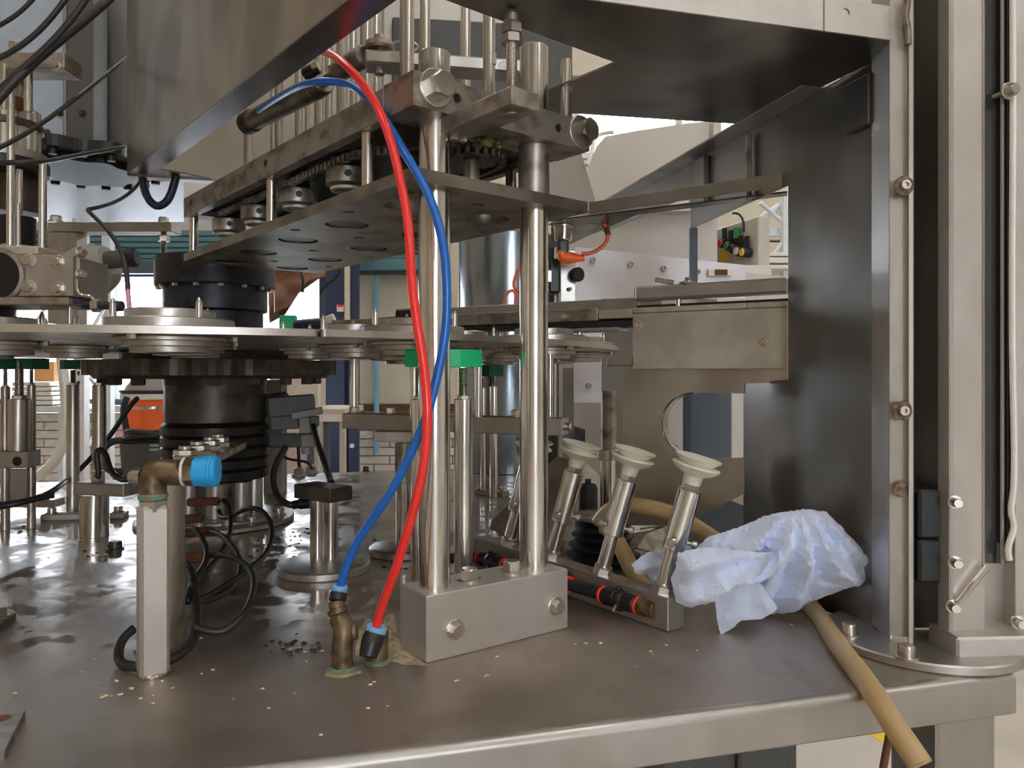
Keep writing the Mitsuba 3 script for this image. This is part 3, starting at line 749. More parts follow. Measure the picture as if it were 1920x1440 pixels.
# cross bar carried by a post
CB = XY(641, 1.5); CD = unit(XY(1053, 1.33) - CB); CL = np.linalg.norm(XY(1053, 1.33) - CB)
zc0, zc1 = z_at(804, 1.5), z_at(775, 1.5)
t = Thing('cross_bar', 'long grey square bar bolted level below the disc, behind the guide shafts', 'cross bar')
t.part('bar', dbox(CB, CD, 0, CL, 0, .04, zc0, zc1, .001), 'bar')
for x in (665, 731, 776, 968): q, s = on(x, CB + V(-CD[1], CD[0]) * .015, CD); t.part('bolt', bolt_mesh([q[0], q[1], zc1], (0, 0, 1), .017, .010, spin=x), 'bolt')
t.part('end_plug', turn([(0, 0), (.007, 0), (.007, .01), (0, .012)], [*(CB + CD * CL + V(-CD[1], CD[0]) * .02), (zc0 + zc1) / 2], (CD[0], CD[1], 0), 18), 'bolt')
t = Thing('support_post', 'round post with a T-shaped head and a round foot, half hidden by the red tube', 'support post')
q = XY(757, 1.52)
t.part('head', box([q[0] + .0, q[1] - .0, z_at(818, 1.5)], [.108, .06, .020]), 'bar'); t.part('column', vcyl(q, ZT + .01, z_at(829, 1.52), .0155), 'rod')
t.part('collar', vcyl(q, z_at(905, 1.52), z_at(830, 1.52), .0175), 'dirty')
t.part('foot', turn([(0, 0), (.066, 0), (.068, .002), (.068, .013), (.064, .016), (.03, .021), (0, .021)], [q[0] - .0, q[1], ZT], n=48), 'sheet')
t = Thing('pillar_rod', 'plain upright rod between disc and cross bar, left of the pale blue wall pipe', 'guide rod', mesh=vcyl(XY(664, 1.53), zc1, R(.0484), 8.5 / F * 1.53), mat='shaft')
t = Thing('pillar_rod', 'plain upright rod right of the right guide shaft under the disc rim', 'guide rod')
q = XY(1031, 1.40); t.part('rod', vcyl(q, zc1 - .02, R(.045), 6.5 / F * 1.4), 'rod'); t.part('neck', thread([q[0], q[1], z_at(772, 1.4)], [q[0], q[1], z_at(742, 1.4)], 6.9 / F * 1.4, .002), 'dirty')
# pedestal
t = Thing('twin_pedestal', 'short pedestal of two bright columns under a dented block on a round foot', 'pedestal')
q = XY(607, 1.385)
t.part('foot', turn([(0, 0), (.0805, 0), (.082, .002), (.082, .012), (.079, .015), (.04, .022), (0, .022)], [q[0], q[1], ZT], n=56), 'sheet')
for dx in (-.013, .013): t.part('column', vcyl(q + V(dx, dx * -.35 + .003), ZT + .02, z_at(935, 1.385), .0135), 'shaft')
t.part('block', dbox(q + V(.002, 0), (.80, -.60), -.055, .045, -.026, .026, z_at(938, 1.37), z_at(912, 1.37), .001), 'oily')

# clutter between the feet: nuts, rust chips, swarf
for x, y in ((216, 1030),): t = Thing('loose_nut', 'stray bolt head on the oily table left of the brass elbow post', 'bolt', mesh=bolt_mesh(TB(x, y), (0, 0, 1), .022, .014), mat='oily')
for x, y, l in ((686, 884, 'dark stud on the far table edge left of the support post'), (522, 956, 'small dark plug on the table beside the black cable gland')): t = Thing('table_plug', l, 'plug', mesh=bolt_mesh(TB(x, y), (0, 0, 1), .018, .016), mat='oily')

# =====================================================================  conveyor on the right
CO, CV = V(.4515, 1.25), unit(V(-.86, .51))
def cs(px): return on(px, CO, CV)[1]
def cbx(pa, pb, t0, t1, ra, rb, b=.001): a, c = cs(pa), cs(pb); return dbox(CO, CV, min(a, c), max(a, c), t0, t1, R(ra), R(rb), b)
CN = V(-CV[1], CV[0], 0)
def cpt(px, y, t0=0.0): q, s = on(px, CO + CN[:2] * t0, CV); return np.array([q[0], q[1], z_at(y, q[1])])
t = Thing('conveyor_frame', 'dull cast conveyor side plate with two bolts, left of the dark side panel', 'conveyor')
t.part('face_plate', cbx(1186, 1477, -.012, 0, .0075, .1085), 'cast'); t.part('top_strip', cbx(1187, 1400, -.010, .0015, .109, .1185), 'cast'); t.part('top_strip', cbx(1401, 1477, -.010, .0006, .109, .1185), 'cast')
t.part('belt', cbx(1188, 1477, -.05, -.014, .115, .124), 'black_plastic')
for x, y in ((1198, 610), (1433, 640)):
    t.part('washer', turn([(0, 0), (.0085, 0), (.0085, .0012), (0, .0012)], cpt(x, y), CN, 24), 'bolt'); t.part('bolt', allen_mesh(cpt(x, y) + CN * .001, CN, .011, .006), 'bolt')
t.part('lug', dbox(*(lambda a: (a[:2], CV))(cpt(1186, 680)), .001, .055, -.03, -.006, R(.013), R(.031), .002), 'rusty')
# the plate below with the U-shaped opening
def pp(px, y): q, s = on(px, CO - CN[:2] * .016, CV); return (s, z_at(y, q[1]))
out = [pp(1168, 693), pp(1477, 691), pp(1477, 717), pp(1396, 719), pp(1396, 738), pp(1300, 736)]
c_, rr_ = pp(1297, 797), abs(pp(1297, 797)[1] - pp(1297, 736)[1])
out += [(c_[0] + rr_ * math.sin(a), c_[1] + rr_ * math.cos(a)) for a in np.linspace(0, math.radians(148), 18)]
out += [pp(1300, 862), pp(1396, 858), pp(1396, 925), pp(1335, 958), pp(1262, 985), pp(1168, 985)]
t.part('lower_plate', wallplate(Polygon(out), CO - CN[:2] * .016, CV, -.006, 0), 'hood', smooth=False)
t.part('opening_rim', wallplate(LineString(out[6:24]).buffer(.0025), CO - CN[:2] * .016, CV, -.03, -.006), 'hood', smooth=True)
t = Thing('guide_rail', 'hollow square stainless guide rail above the conveyor side plate', 'guide rail')
t.part('tube', cbx(1187, 1477, -.034, -.004, .132, .158, .004), 'sheet'); t.part('end_opening', cbx(1186.4, 1187.4, -.031, -.007, .135, .155, .0004), 'dark_paint')
q = cpt(1272, 566, -.018); t.part('stand_off', vcyl(q[:2], R(.1185), R(.133), .0055), 'bolt')
q = cpt(1290, 526, -.018); t.part('clamp', box([q[0], q[1], R(.160)], [.028, .016, .004], .5), 'dirty'); t.part('bolt', bolt_mesh([q[0], q[1], R(.162)], (0, 0, 1), .011, .006), 'bolt')
q = cpt(1262, 529, -.018); t.part('stop_pin', cyl(q + V(-.03, .012, .006), q + V(.002, 0, -.001), .0045), 'rod')
t = Thing('infeed_track', 'dark worn infeed track running across the disc behind the guide shafts', 'conveyor track')
t.part('side_rail', cbx(625, 1122, 0, .006, .098, .1215, .0008), 'dirty'); t.part('side_strip', cbx(1123, 1185.5, -.004, .002, .101, .117, .0008), 'cast')
t.part('wear_strip', cbx(640, 1185.5, -.05, .0, .086, .0975, .001), 'black_plastic'); t.part('slide_plate', cbx(1028, 1160, -.05, .0, .0785, .0855, .001), 'sheet')
t.part('back_plate', cbx(780, 1178, -.056, -.05, .1, .1425, .0008), 'sheet'); t.part('chain_cover', cbx(640, 1185, -.05, -.001, .099, .113), 'black_plastic')
t.part('bolt', allen_mesh(cpt(1058, 594, .006), CN, .010, .005), 'bolt'); t.part('cover_box', cbx(728, 792, -.05, -.02, .122, .142, .004), 'black_plastic')

# angled strut with its gusset under the cross arm
t = Thing('angled_strut', 'grey folded strut reaching from the head plate to the dark side panel', 'strut')
a, b = XY(1106, 1.468), XY(1477, 1.245)
t.part('web', dbox(a, b - a, 0, np.linalg.norm(b - a), -.003, 0, R(.3055), R(.328), .0006), 'hood')
zz = R(.305)
t.part('gusset', slab([PZ(*q, zz)[:2] for q in ((1107, 403), (1476, 358), (1476, 364), (1423, 371), (1233, 395), (1193, 400), (1070, 455), (1032, 463), (1034, 412))], zz - .003, zz), 'panel', smooth=False)
t = Thing('thin_post', 'thin blue-grey upright post between strut and guide rail', 'post', mesh=box([*XY(1300, 1.56), (z_at(428, 1.56) + z_at(560, 1.56)) / 2], [.015, .012, .145]), mat='steel_blue')
# proximity switch with orange plug under the head plate
t = Thing('proximity_switch', 'round metal proximity switch with black nut and bright orange plug under the strut', 'sensor')
q = P(1056, 428, 1.55); kf = 1.19
def sp(*a): return q + kf * V(*a)
t.part('bracket', box(sp(.018, 0, .0065), [.10, .035, .0024], .3), 'sheet'); t.part('barrel', cyl(sp(0, 0, -.022), sp(0, 0, .004), .0184, .002), 'rod'); t.part('collar', cyl(sp(0, 0, .0), sp(0, 0, .005), .021), 'bolt')
t.part('nut', place(hexmesh(.020, .022, False), sp(0, 0, -.041)), 'black_plastic'); t.part('plug', tube([sp(-.001, 0, -.040), sp(.001, 0, -.049), sp(.012, 0, -.0505), sp(.03, 0, -.051), sp(.036, 0, -.051)], [.0105, .012, .012, .0075, .006], n=14), 'orange')
t.part('cord', ptube([(1090, 475, 1.55), (1105, 475, 1.55), (1125, 466, 1.55), (1138, 450, 1.55), (1138, 432, 1.55), (1131, 418, 1.54)], .004), 'orange_cable')
t.part('strain_relief', ptube([(1140, 440, 1.55), (1136, 426, 1.55), (1130, 415, 1.545)], .006), 'rust')
t = Thing('camera_mount', 'small black sensor block with ring nut and knurled knob on a pale bracket', 'sensor')
q = P(1065, 520, 1.62)
t.part('bracket', box(q + V(.0, 0, .0), [.032, .004, .115]), 'sheet'); t.part('body', box(q + V(-.029, .012, .002), [.024, .05, .072], b=.004), 'black_plastic')
t.part('ring_nut', place(hexmesh(.040, .012), q + V(-.036, 0, 0), (-1, 0, 0)), 'bolt'); t.part('barrel', cyl(q + V(-.075, 0, 0), q + V(-.046, 0, 0), .015), 'dirty')
t.part('knob', turn([(0, 0), (.005, 0), (.005, .012), (.0145, .013), (.015, .015), (.015, .027), (.013, .029), (0, .029)], q + V(.006, -.003, .003), (.55, -.84, 0), 28), 'black_plastic')
for dz in (.033, -.026): t.part('bolt', allen_mesh(q + V(0, -.002, dz), (.4, -1, 0), .008, .012), 'bolt')
t = Thing('orange_cable', 'loop of thin orange cable hanging behind the right guide shaft', 'cable', mesh=ptube([(949, 585, 1.7), (946, 565, 1.7), (952, 549, 1.7), (962, 545, 1.7), (967, 556, 1.7), (968, 575, 1.7), (985, 560, 1.7), (965, 540, 1.71), (966, 520, 1.71), (975, 500, 1.71), (990, 485, 1.71)], .0032), mat='orange_cable')

# suction lifter lying on the table
t = Thing('suction_lifter', 'loose steel bar with four leaning tubes and milky suction cups, lying beside the guide block', 'suction lifter')
SB, SD = V(.2118, 1.085), unit(V(-.073, .1))
SN = V(-SD[1], SD[0])
t.part('bar', dbox(SB, SD, -.028, .46, -.017, .017, ZT + .0005, R(-.31), .0015), 'bar')
lean = unit(V(.045, -.012, .174))
pos = [0, .1238, .2476, .3714]
for i, s in enumerate(pos):
    q = np.append(SB + SD * s, R(-.31))
    tb = t.part('tube', cyl(q - lean * .004, q + lean * .085, .0105, .0008, 32), 'shaft')
    tb.part('hex_foot', place(hexmesh(.025, .012, False), q - lean * .002, lean), 'bolt'); tb.part('foot_washer', cyl(q + lean * .010, q + lean * .014, .0135), 'bolt')
    tb.part('sleeve', pipe(q + lean * .064, q + lean * .152, .0165, .011, 36), 'shaft'); tb.part('hex_top', place(hexmesh(.022, .012, False), q + lean * .151, lean, spin=.5), 'bolt')
    for k, (dx, dy) in enumerate(((-.5, -1), (1, -.25)) if i != 1 else ((-1, -.3), (1, -.25))):
        ax = unit(V(dx, dy, -.1)); ax = unit(ax - lean * (ax @ lean)); p = q + lean * .078
        tb.part('clamp_screw', cat(cyl(p + ax * .015, p + ax * .026, .0028), place(lathe([(0, 0), (.006, 0), (.006, .006), (.005, .007), (0, .007)], 16), p + ax * .023, ax)), 'bolt')
    cup = [(0, 0), (.0125, 0), (.0135, .012), (.0175, .0145), (.026, .018), (.0325, .0235), (.034, .0262), (.0335, .0275), (.025, .0278), (.0215, .0295), (.025, .0315), (.0315, .0362), (.033, .0388), (.0324, .0396), (.022, .036), (.010, .031), (0, .030)]
    tb.part('suction_cup', place(lathe(cup, 40), q + lean * .160, lean), 'cup', label='milky two-lipped suction cup')
# air fittings along the bar
def along(s, off, z):
    off = off - .040 + .0155 + .075 * s if off > .03 else off
    p = SB + SD * s + SN * off; return np.array([p[0], p[1], z])
t = Thing('air_manifold', 'black push-in tee fittings with red rings along the suction lifter bar', 'air fitting')
off = .040
for i, s in enumerate((.062, .205, .36)):
    t.part('tee', cyl(along(s - .032, off, R(-.333)), along(s + .032, off, R(-.333)), .0128, .003), 'black_plastic'); bl = trimesh.creation.icosphere(3, .0158); bl.apply_translation(along(s, off, R(-.333))); t.part('tee_bulge', bl, 'black_plastic')
    for k in (-1, 1): t.part('red_ring', cyl(along(s + k * .032, off, R(-.333)), along(s + k * .037, off, R(-.333)), .0135, .001), 'red_ring')
    t.part('release_pin', cyl(along(s - .004, off + .012, R(-.336)), along(s - .004, off + .020, R(-.346)), .003), 'brass')
    t.part('stem', cyl(along(s + .004, off, R(-.322)), along(s + .004, off, R(-.314)), .005), 'black_plastic')
t.part('hose', cyl(along(.097, off, R(-.333)), along(.17, off, R(-.333)), .0088), 'rubber'); t.part('hose', cyl(along(.24, off, R(-.333)), along(.325, off, R(-.333)), .0088), 'rubber')
t.part('hose', tube([along(.395, off, R(-.333)), along(.42, off + .01, R(-.335)), along(.45, off + .03, R(-.340))], .0088), 'rubber')
t.part('stub', cyl(along(.026, off, R(-.333)), along(-.004, off, R(-.333)), .0122), 'brass'); t.part('stub_nut', place(hexmesh(.024, .009, False), along(.022, off, R(-.333)), along(0, off, 0) - along(.02, off, 0)), 'brass')

# posts, bellows and plates behind the lifter
t = Thing('stop_post', 'upright stained steel post with a clamp ring, behind the suction cups', 'post')
q = XY(1140, 1.62)
t.part('column', vcyl(q, ZT, z_at(858, 1.62), .0165), 'rod'); t.part('upper', vcyl(q + V(.002, 0), z_at(858, 1.62), z_at(733, 1.62), .0165), 'dirty'); t.part('ring', pipe([*q, z_at(862, 1.62)], [*q, z_at(842, 1.62)], .0235, .0168), 'bolt')
t = Thing('rubber_bellows', 'black ribbed rubber bellows on the table behind the middle suction tube', 'bellows')
q = XY(1130, 1.44); pr = [(0, ZT), (.055, ZT)]
for k in range(4): z = ZT + .006 + k * .019; pr += [(.052, z), (.071 - k * .006, z + .008), (.071 - k * .006, z + .0105), (.050 - k * .004, z + .018)]
t.part('ribs', turn(pr + [(.030, ZT + .083), (0, ZT + .083)], [*q, 0], n=44), 'bellows'); t.part('cap_plate', turn([(0, ZT + .083), (.052, ZT + .083), (.054, ZT + .085), (.054, ZT + .092), (.03, ZT + .094), (0, ZT + .094)], [*q, 0], n=36), 'dirty')
t = Thing('solenoid', 'black cylindrical solenoid on a steel collar between two suction tubes', 'solenoid')
q = XY(1103, 1.58)
t.part('coil', turn([(0, 0), (.0185, 0), (.0195, .002), (.0195, .052), (.015, .060), (.006, .062), (.006, .07), (0, .07)], [*q, z_at(962, 1.58)], n=28), 'rubber'); t.part('collar', vcyl(q, ZT, z_at(962, 1.58), .023), 'bolt')
t = Thing('chute_plate', 'bent grey guide plate leaning behind the suction tubes', 'metal plate')
t.part('sheet', plate3([P(918, 1000, 1.66), P(921, 985, 1.67), P(1045, 845, 1.80), P(1100, 868, 1.80), P(1160, 935, 1.74), P(1175, 1000, 1.65), P(1020, 1030, 1.6)], .003), 'hood', smooth=False)
t.part('fold', plate3([P(1175, 920, 1.72), P(1290, 900, 1.72), P(1290, 985, 1.66), P(1175, 1000, 1.64)], .003), 'hood', smooth=False)
t = Thing('drip_tray', 'stack of crumpled dull metal plates half under the blue paper', 'metal plate')
t.part('sheet', plate3([TB(1190, 1065) + V(0, 0, .03), TB(1215, 1045) + V(0, 0, .05), TB(1268, 1010) + V(0, 0, .03), TB(1275, 1050) + V(0, 0, .01)], .004), 'dirty', smooth=False)
t.part('sheet', plate3([TB(1200, 1040) + V(0, 0, .05), TB(1262, 990) + V(0, 0, .055), TB(1276, 1015) + V(0, 0, .04)], .004), 'sheet', smooth=False)
# amber hoses
t = Thing('amber_hose', 'stiff amber rubber hose coming from under the blue paper and hanging over the table edge', 'hose', mesh=tube([P(1455, 1085, 1.22), P(1490, 1110, 1.18), P(1527, 1145, 1.125), P(1562, 1195, 1.01), P(1600, 1247, .91), P(1640, 1303, .845), P(1675, 1358, .81), P(1702, 1398, .79), P(1727, 1436, .775)], .0125, n=20), mat='amber_hose', smooth=True)
t = Thing('amber_hose', 'amber rubber hose arching behind the suction tubes into the blue paper', 'hose', mesh=ptube([(1120, 985, 1.38), (1150, 952, 1.36), (1185, 947, 1.33), (1240, 957, 1.3), (1290, 980, 1.26), (1335, 1008, 1.22), (1370, 1040, 1.18)], .0135, n=18), mat='amber_hose', smooth=True)
t = Thing('amber_hose', 'flattened amber hose dropping between the second and third suction tubes', 'hose', mesh=ptube([(1130, 985, 1.3), (1155, 1010, 1.28), (1178, 1055, 1.25), (1205, 1100, 1.22), (1240, 1118, 1.17), (1285, 1112, 1.16)], .0135, n=18), mat='amber_hose', smooth=True)

# crumpled blue paper: sheets folded over each other
from scipy.spatial import Delaunay
from scipy.interpolate import LinearNDInterpolator
import shapely
def crumple(px, d, bulge, a1, a2, seed, tiltx=0.0, tilty=0.0, back=.35, focus=(1480, 930), nfold=6, crease=.022):
    rg = np.random.default_rng(seed)
    pts = np.array([[(x - HX) / F * d, -(y - HY) / F * d] for x, y in px])
    poly = Polygon(pts).buffer(0)
    bd = poly.exterior; n = int(bd.length / .003)
    edge = np.array([bd.interpolate(i / n, normalized=True).coords[0] for i in range(n)])
    edge += rg.normal(0, .0004, edge.shape)
    poly = Polygon(edge).buffer(0)
    x0, y0, x1, y1 = poly.bounds
    g = rg.uniform([x0, y0], [x1, y1], (int((x1 - x0) * (y1 - y0) / 9e-6), 2))
    g = g[shapely.contains_xy(poly.buffer(-.0018), g[:, 0], g[:, 1])]
    p = np.vstack([edge, g]); tri = Delaunay(p).simplices
    c = p[tri].mean(1); tri = tri[shapely.contains_xy(poly, c[:, 0], c[:, 1])]
    def facets(spacing, sd):
        r2 = np.random.default_rng(sd); m = int((x1 - x0 + .1) * (y1 - y0 + .1) / spacing ** 2)
        k = r2.uniform([x0 - .05, y0 - .05], [x1 + .05, y1 + .05], (m, 2)); k = np.vstack([k, [[x0 - 1, y0 - 1], [x1 + 1, y0 - 1], [x0 - 1, y1 + 1], [x1 + 1, y1 + 1]]])
        return LinearNDInterpolator(k, r2.uniform(-1, 1, len(k)))(p)
    dist = shapely.distance(shapely.points(p), poly.exterior)
    b = bulge * np.sqrt(1 - (1 - np.clip(dist / .05, 0, 1)) ** 2)
    h = b + a1 * facets(.052, seed + 1) * np.clip(dist / .012, .15, 1) + a2 * facets(.014, seed + 2) * np.clip(dist / .008, .3, 1) + tiltx * (p[:, 0] - p[:, 0].mean()) + tilty * (p[:, 1] - p[:, 1].mean())
    tri_ = lambda u_: np.abs((u_ % 1.0) * 2 - 1)                     # sharp folds fanning out from the gathered corner
    ap = np.array([(focus[0] - HX) / F * d, -(focus[1] - HY) / F * d]); v_ = p - ap; ang = np.arctan2(v_[:, 1], v_[:, 0]); rad = np.linalg.norm(v_, axis=1)
    wob = facets(.06, seed + 5) * .35
    h += crease * (tri_(ang * nfold / np.pi + wob + .3) - .5) * np.clip(rad / .06, .25, 1.3) * np.clip(dist / .012, .25, 1)
    nb = [[] for _ in p]
    for tr in tri:
        for a_, b_ in ((0, 1), (1, 2), (2, 0)): nb[tr[a_]].append(tr[b_]); nb[tr[b_]].append(tr[a_])
    for _ in range(2): h = np.array([.5 * h[k_] + .5 * h[nb[k_]].mean() if nb[k_] else h[k_] for k_ in range(len(p))])
    ne = len(edge)
    front = np.column_stack([p[:, 0], d - h, p[:, 1] + ZC])
    bk = np.column_stack([p[:, 0], d - h + .0012 + back * b * 1.5, p[:, 1] + ZC])
    v = np.vstack([front, bk]); N = len(p)
    f = [*tri, *(tri[:, ::-1] + N)]
    f += [[i, (i + 1) % ne, N + i] for i in range(ne)] + [[(i + 1) % ne, N + (i + 1) % ne, N + i] for i in range(ne)]
    return trimesh.Trimesh(v, np.array(f), process=False)
t = Thing('paper_wipe', 'crumpled pale blue paper towel lying against the dark side panel', 'paper towel')
t.part('lump', crumple([(1290, 1040), (1325, 1003), (1385, 985), (1440, 957), (1500, 948), (1535, 953), (1562, 982), (1600, 1020), (1646, 1052), (1626, 1076), (1570, 1106), (1530, 1130), (1480, 1152), (1420, 1165), (1390, 1140), (1340, 1090)], 1.10, .050, .016, .004, 11, .08, .25, focus=(1478, 930), nfold=7, crease=.030), 'paper', smooth=28)
t.part('fold', crumple([(1268, 1032), (1318, 1022), (1370, 1026), (1420, 1032), (1462, 1030), (1464, 1052), (1450, 1078), (1410, 1102), (1345, 1128), (1292, 1142), (1268, 1128), (1258, 1085)], 1.050, .034, .012, .004, 23, .0, .25, focus=(1530, 1010), nfold=11, crease=.020), 'paper', smooth=28)
t.part('flap', crumple([(1343, 1128), (1385, 1098), (1425, 1092), (1457, 1140), (1425, 1160), (1388, 1164), (1372, 1180), (1352, 1191), (1345, 1165)], 1.045, .006, .006, .003, 31, .1, 0, .1, focus=(1420, 1060), nfold=5, crease=.014), 'paper', smooth=28)
t.part('corner', crumple([(1184, 1058), (1212, 1035), (1250, 1024), (1300, 1018), (1302, 1070), (1275, 1105), (1248, 1118), (1222, 1092), (1214, 1076), (1192, 1076)], 1.135, .014, .010, .004, 47, 0, 0.2, .2, focus=(1320, 1040), nfold=9, crease=.014), 'paper', smooth=28)

# torn edge of the front fold, curling open like a gutter
rim = [(1458, 1030), (1462, 1046), (1456, 1064), (1444, 1080), (1428, 1091), (1408, 1096)]
inn = [(1449, 1034), (1448, 1046), (1440, 1060), (1428, 1073), (1414, 1083), (1402, 1091)]
vv = []
for k in range(len(rim)):
    a_, b_ = P(*rim[k], 1.012), P(*inn[k], 1.016); m_ = (a_ + b_) / 2 + V(0, .016, 0)
    for w_ in np.linspace(0, 1, 7): vv.append((1 - w_) ** 2 * a_ + 2 * w_ * (1 - w_) * m_ + w_ ** 2 * b_ + rng.normal(0, .0006, 3))
ff = [[i * 7 + j, i * 7 + j + 1, i * 7 + j + 8] for i in range(5) for j in range(6)] + [[i * 7 + j, i * 7 + j + 8, i * 7 + j + 7] for i in range(5) for j in range(6)]
gut = trimesh.Trimesh(vv, ff, process=False); gut2 = gut.copy(); gut2.vertices = gut2.vertices + [.0, .0012, .0]
t.part('torn_edge', cat(gut, gut2), 'paper', smooth=40)

# =====================================================================  machines and hall behind, right half
t = Thing('steel_tank', 'grey-blue cylindrical steel tank standing behind the guide shafts', 'tank')
q = XY(950, 2.86)
t.part('shell', turn([(0, ZT), (.176, ZT), (.178, ZT + .004), (.178, R(.50)), (.16, R(.52)), (0, R(.52))], [*q, 0], n=72), 'tank'); t.part('vertical_seam', vcyl(q + V(-.172, -.04), ZT, R(.37), .006), 'sheet')
t = Thing('white_machine', 'big cream packing machine with clear guards behind the conveyor', 'packing machine')
def slabpx(px, d, th, mat, name, b=None): return t.part(name, wallplate(Polygon([((x - HX) / F * d, z_at(y, d)) for x, y in px]), V(0, d), V(1, 0), 0, th), mat, smooth=False)
slabpx([(1048, 395), (1345, 380), (1345, 900), (1048, 900)], 2.75, .3, 'machine_cream', 'front_panel')
slabpx([(1345, 505), (1480, 520), (1480, 900), (1345, 900)], 2.55, .2, 'machine_cream', 'front_panel')
slabpx([(1100, 320), (1118, 275), (1135, 256), (1190, 246), (1290, 231), (1345, 226), (1345, 395), (1105, 395)], 2.7, .28, 'machine_white', 'hopper')
slabpx([(1020, 300), (1090, 288), (1122, 395), (1020, 395)], 2.4, .02, 'grey_motor', 'hopper_side')
slabpx([(1338, 222), (1352, 222), (1352, 395), (1338, 395)], 2.66, .05, 'machine_white', 'hopper_post')
t.part('hopper_cable', ptube([(1100, 310, 2.38), (1112, 270, 2.5), (1125, 252, 2.6), (1150, 248, 2.62)], .006), 'white_paint')
slabpx([(1078, 463), (1398, 497), (1398, 560), (1078, 560)], 2.30, .012, 'plexi', 'clear_guard'); slabpx([(1076, 560), (1128, 560), (1128, 755), (1076, 755)], 2.30, .012, 'plexi', 'clear_guard')
slabpx([(1130, 526), (1240, 535), (1240, 900), (1130, 900)], 2.42, .02, 'grey_paint', 'grey_panel')
slabpx([(1398, 497), (1446, 497), (1446, 560), (1398, 560)], 2.6, .02, 'machine_white', 'corner_sheet')
slabpx([(1056, 690), (1076, 690), (1076, 900), (1056, 900)], 2.55, .02, 'grey_paint', 'grey_edge')
for x, y in ((1110, 488), (1181, 496), (1243, 504), (1306, 510), (1103, 723)):
    t.part('guard_screw', allen_mesh(P(x, y, 2.3), (.2, -1, 0), .017, .014), 'bolt')
q = P(1348, 512, 2.3); t.part('latch', box(q + V(0, -.01, 0), [.07, .012, .022], .05), 'white_paint'); t.part('latch_bolt', box(q + V(.002, -.018, 0), [.036, .01, .016], .05), 'rust')
slabpx([(1078, 800), (1097, 806), (1097, 850), (1078, 850)], 2.5, .03, 'black_plastic', 'slot_cover'); slabpx([(1020, 818), (1045, 818), (1045, 880), (1020, 880)], 2.5, .03, 'black_plastic', 'slot_cover')
t = Thing('blue_column', 'dark steel-blue machine column seen through the U-shaped opening', 'column')
q = XY(1325, 2.2)
t.part('shaft', box([q[0], q[1], .6], [.115, .10, 1.2]), 'steel_blue'); t.part('edge', box([q[0] - .052, q[1] - .055, .6], [.018, .012, 1.2]), 'steel_blue')
t = Thing('dark_tray', 'dark slate box at table height under the U-plate beside the blue paper', 'box')
t.part('body', plate3([P(1270, 1000, 1.6), P(1330, 955, 1.6), P(1362, 935, 1.6), P(1400, 950, 1.6), P(1400, 1020, 1.6), P(1270, 1030, 1.6)], .02), 'steel_blue', smooth=False)
# control cabinet with push buttons
t = Thing('control_cabinet', 'pale control cabinet with a slanting row of coloured push buttons', 'control cabinet')
a, b = XY(1335, 3.0), XY(1422, 2.72)
t.part('side', dbox(a, b - a, 0, np.linalg.norm(b - a), 0, .05, R(.15), R(.56), .004), 'machine_white'); t.part('door', dbox(XY(1300, 3.0), a - XY(1300, 3.0), 0, .075, 0, .03, R(.2), R(.60), .004), 'machine_white')
t.part('gap', dbox(XY(1331, 2.99), V(1, 0), 0, .008, 0, .01, R(.2), R(.60), .001), 'dark_paint')
cn = unit(V(b[1] - a[1], -(b - a)[0], 0)); cn = cn if cn[1] < 0 else -cn
for i, (x, y, m) in enumerate(((1366, 457, 'red_knob'), (1378, 462, 'green_knob'), (1387, 467, 'black_plastic'), (1397, 472, 'white_knob'), (1408, 474, 'yellow'))):
    q, s = on(x, a, b - a); p = np.array([q[0], q[1], z_at(y, q[1])])
    bt = t.part('button_plate', box(p + V(-.012, 0, .022) + cn * .004, [.024, .008, .075], math.atan2(b[1] - a[1], b[0] - a[0])), 'black_plastic')
    bt.part('button', turn([(0, 0), (.017, 0), (.018, .002), (.018, .03), (.016, .034), (0, .034)], p + cn * .004, cn, 24), 'black_plastic'); bt.part('button_cap', turn([(0, 0), (.0145, 0), (.013, .005), (0, .006)], p + cn * .037, cn, 24), m)
q, s = on(1358, a, b - a); t.part('warning_disc', turn([(0, 0), (.032, 0), (.032, .002), (0, .002)], [q[0], q[1], z_at(484, q[1])], cn, 28), 'yellow')
t.part('green_switch', box(np.array([*on(1387, a, b - a)[0], z_at(440, 2.85)]) + cn * .01, [.03, .02, .04], .8), 'green_knob'); t.part('lead', ptube([(1374, 400, 2.85), (1388, 404, 2.82), (1394, 418, 2.8), (1394, 434, 2.8)], .004), 'blue_cable')
# pallet rack, far right
def rack_post(x0, d, w=.05, z0=0.0, z1=2.6, name='rack_post', th=None, label=None, holes=True):
    t = Thing(name, label, 'rack post')
    q = XY(x0, d); t.part('upright', box([q[0], q[1], (z0 + z1) / 2], [w, w, z1 - z0], b=.002), 'rack')
    if holes:
        n = int((z1 - .5) / .05)
        for i in range(n):
            z = .55 + i * .0505
            if not (.5 < z < 2.2): continue
            m = slab(Polygon([(-.0085, .011), (.0085, .011), (.003, -.011), (-.003, -.011)]), 0, .0016)
            m = trimesh.Trimesh(np.array(m.vertices)[:, [0, 2, 1]] * [1, -1, 1] + [q[0], q[1] - w / 2 + .0004, z], np.array(m.faces)); t.part('slot', m, 'black_plastic', smooth=False)
    return t
t = rack_post(1474, 4.2, .05, 0, 3.2, label='pale steel rack upright at the edge of the dark side panel, far right', holes=False)
def strut(pa, pb, d, r=.012): return t.part('brace', cyl(P(*pa, d), P(*pb, d), r), 'rack')
strut((1425, 380), (1478, 425), 4.2); strut((1478, 440), (1448, 480), 4.2); t.part('beam', box(P(1450, 436, 4.3), [.20, .05, .045]), 'rack')
strut((1420, 415), (1478, 376), 4.25, .02)
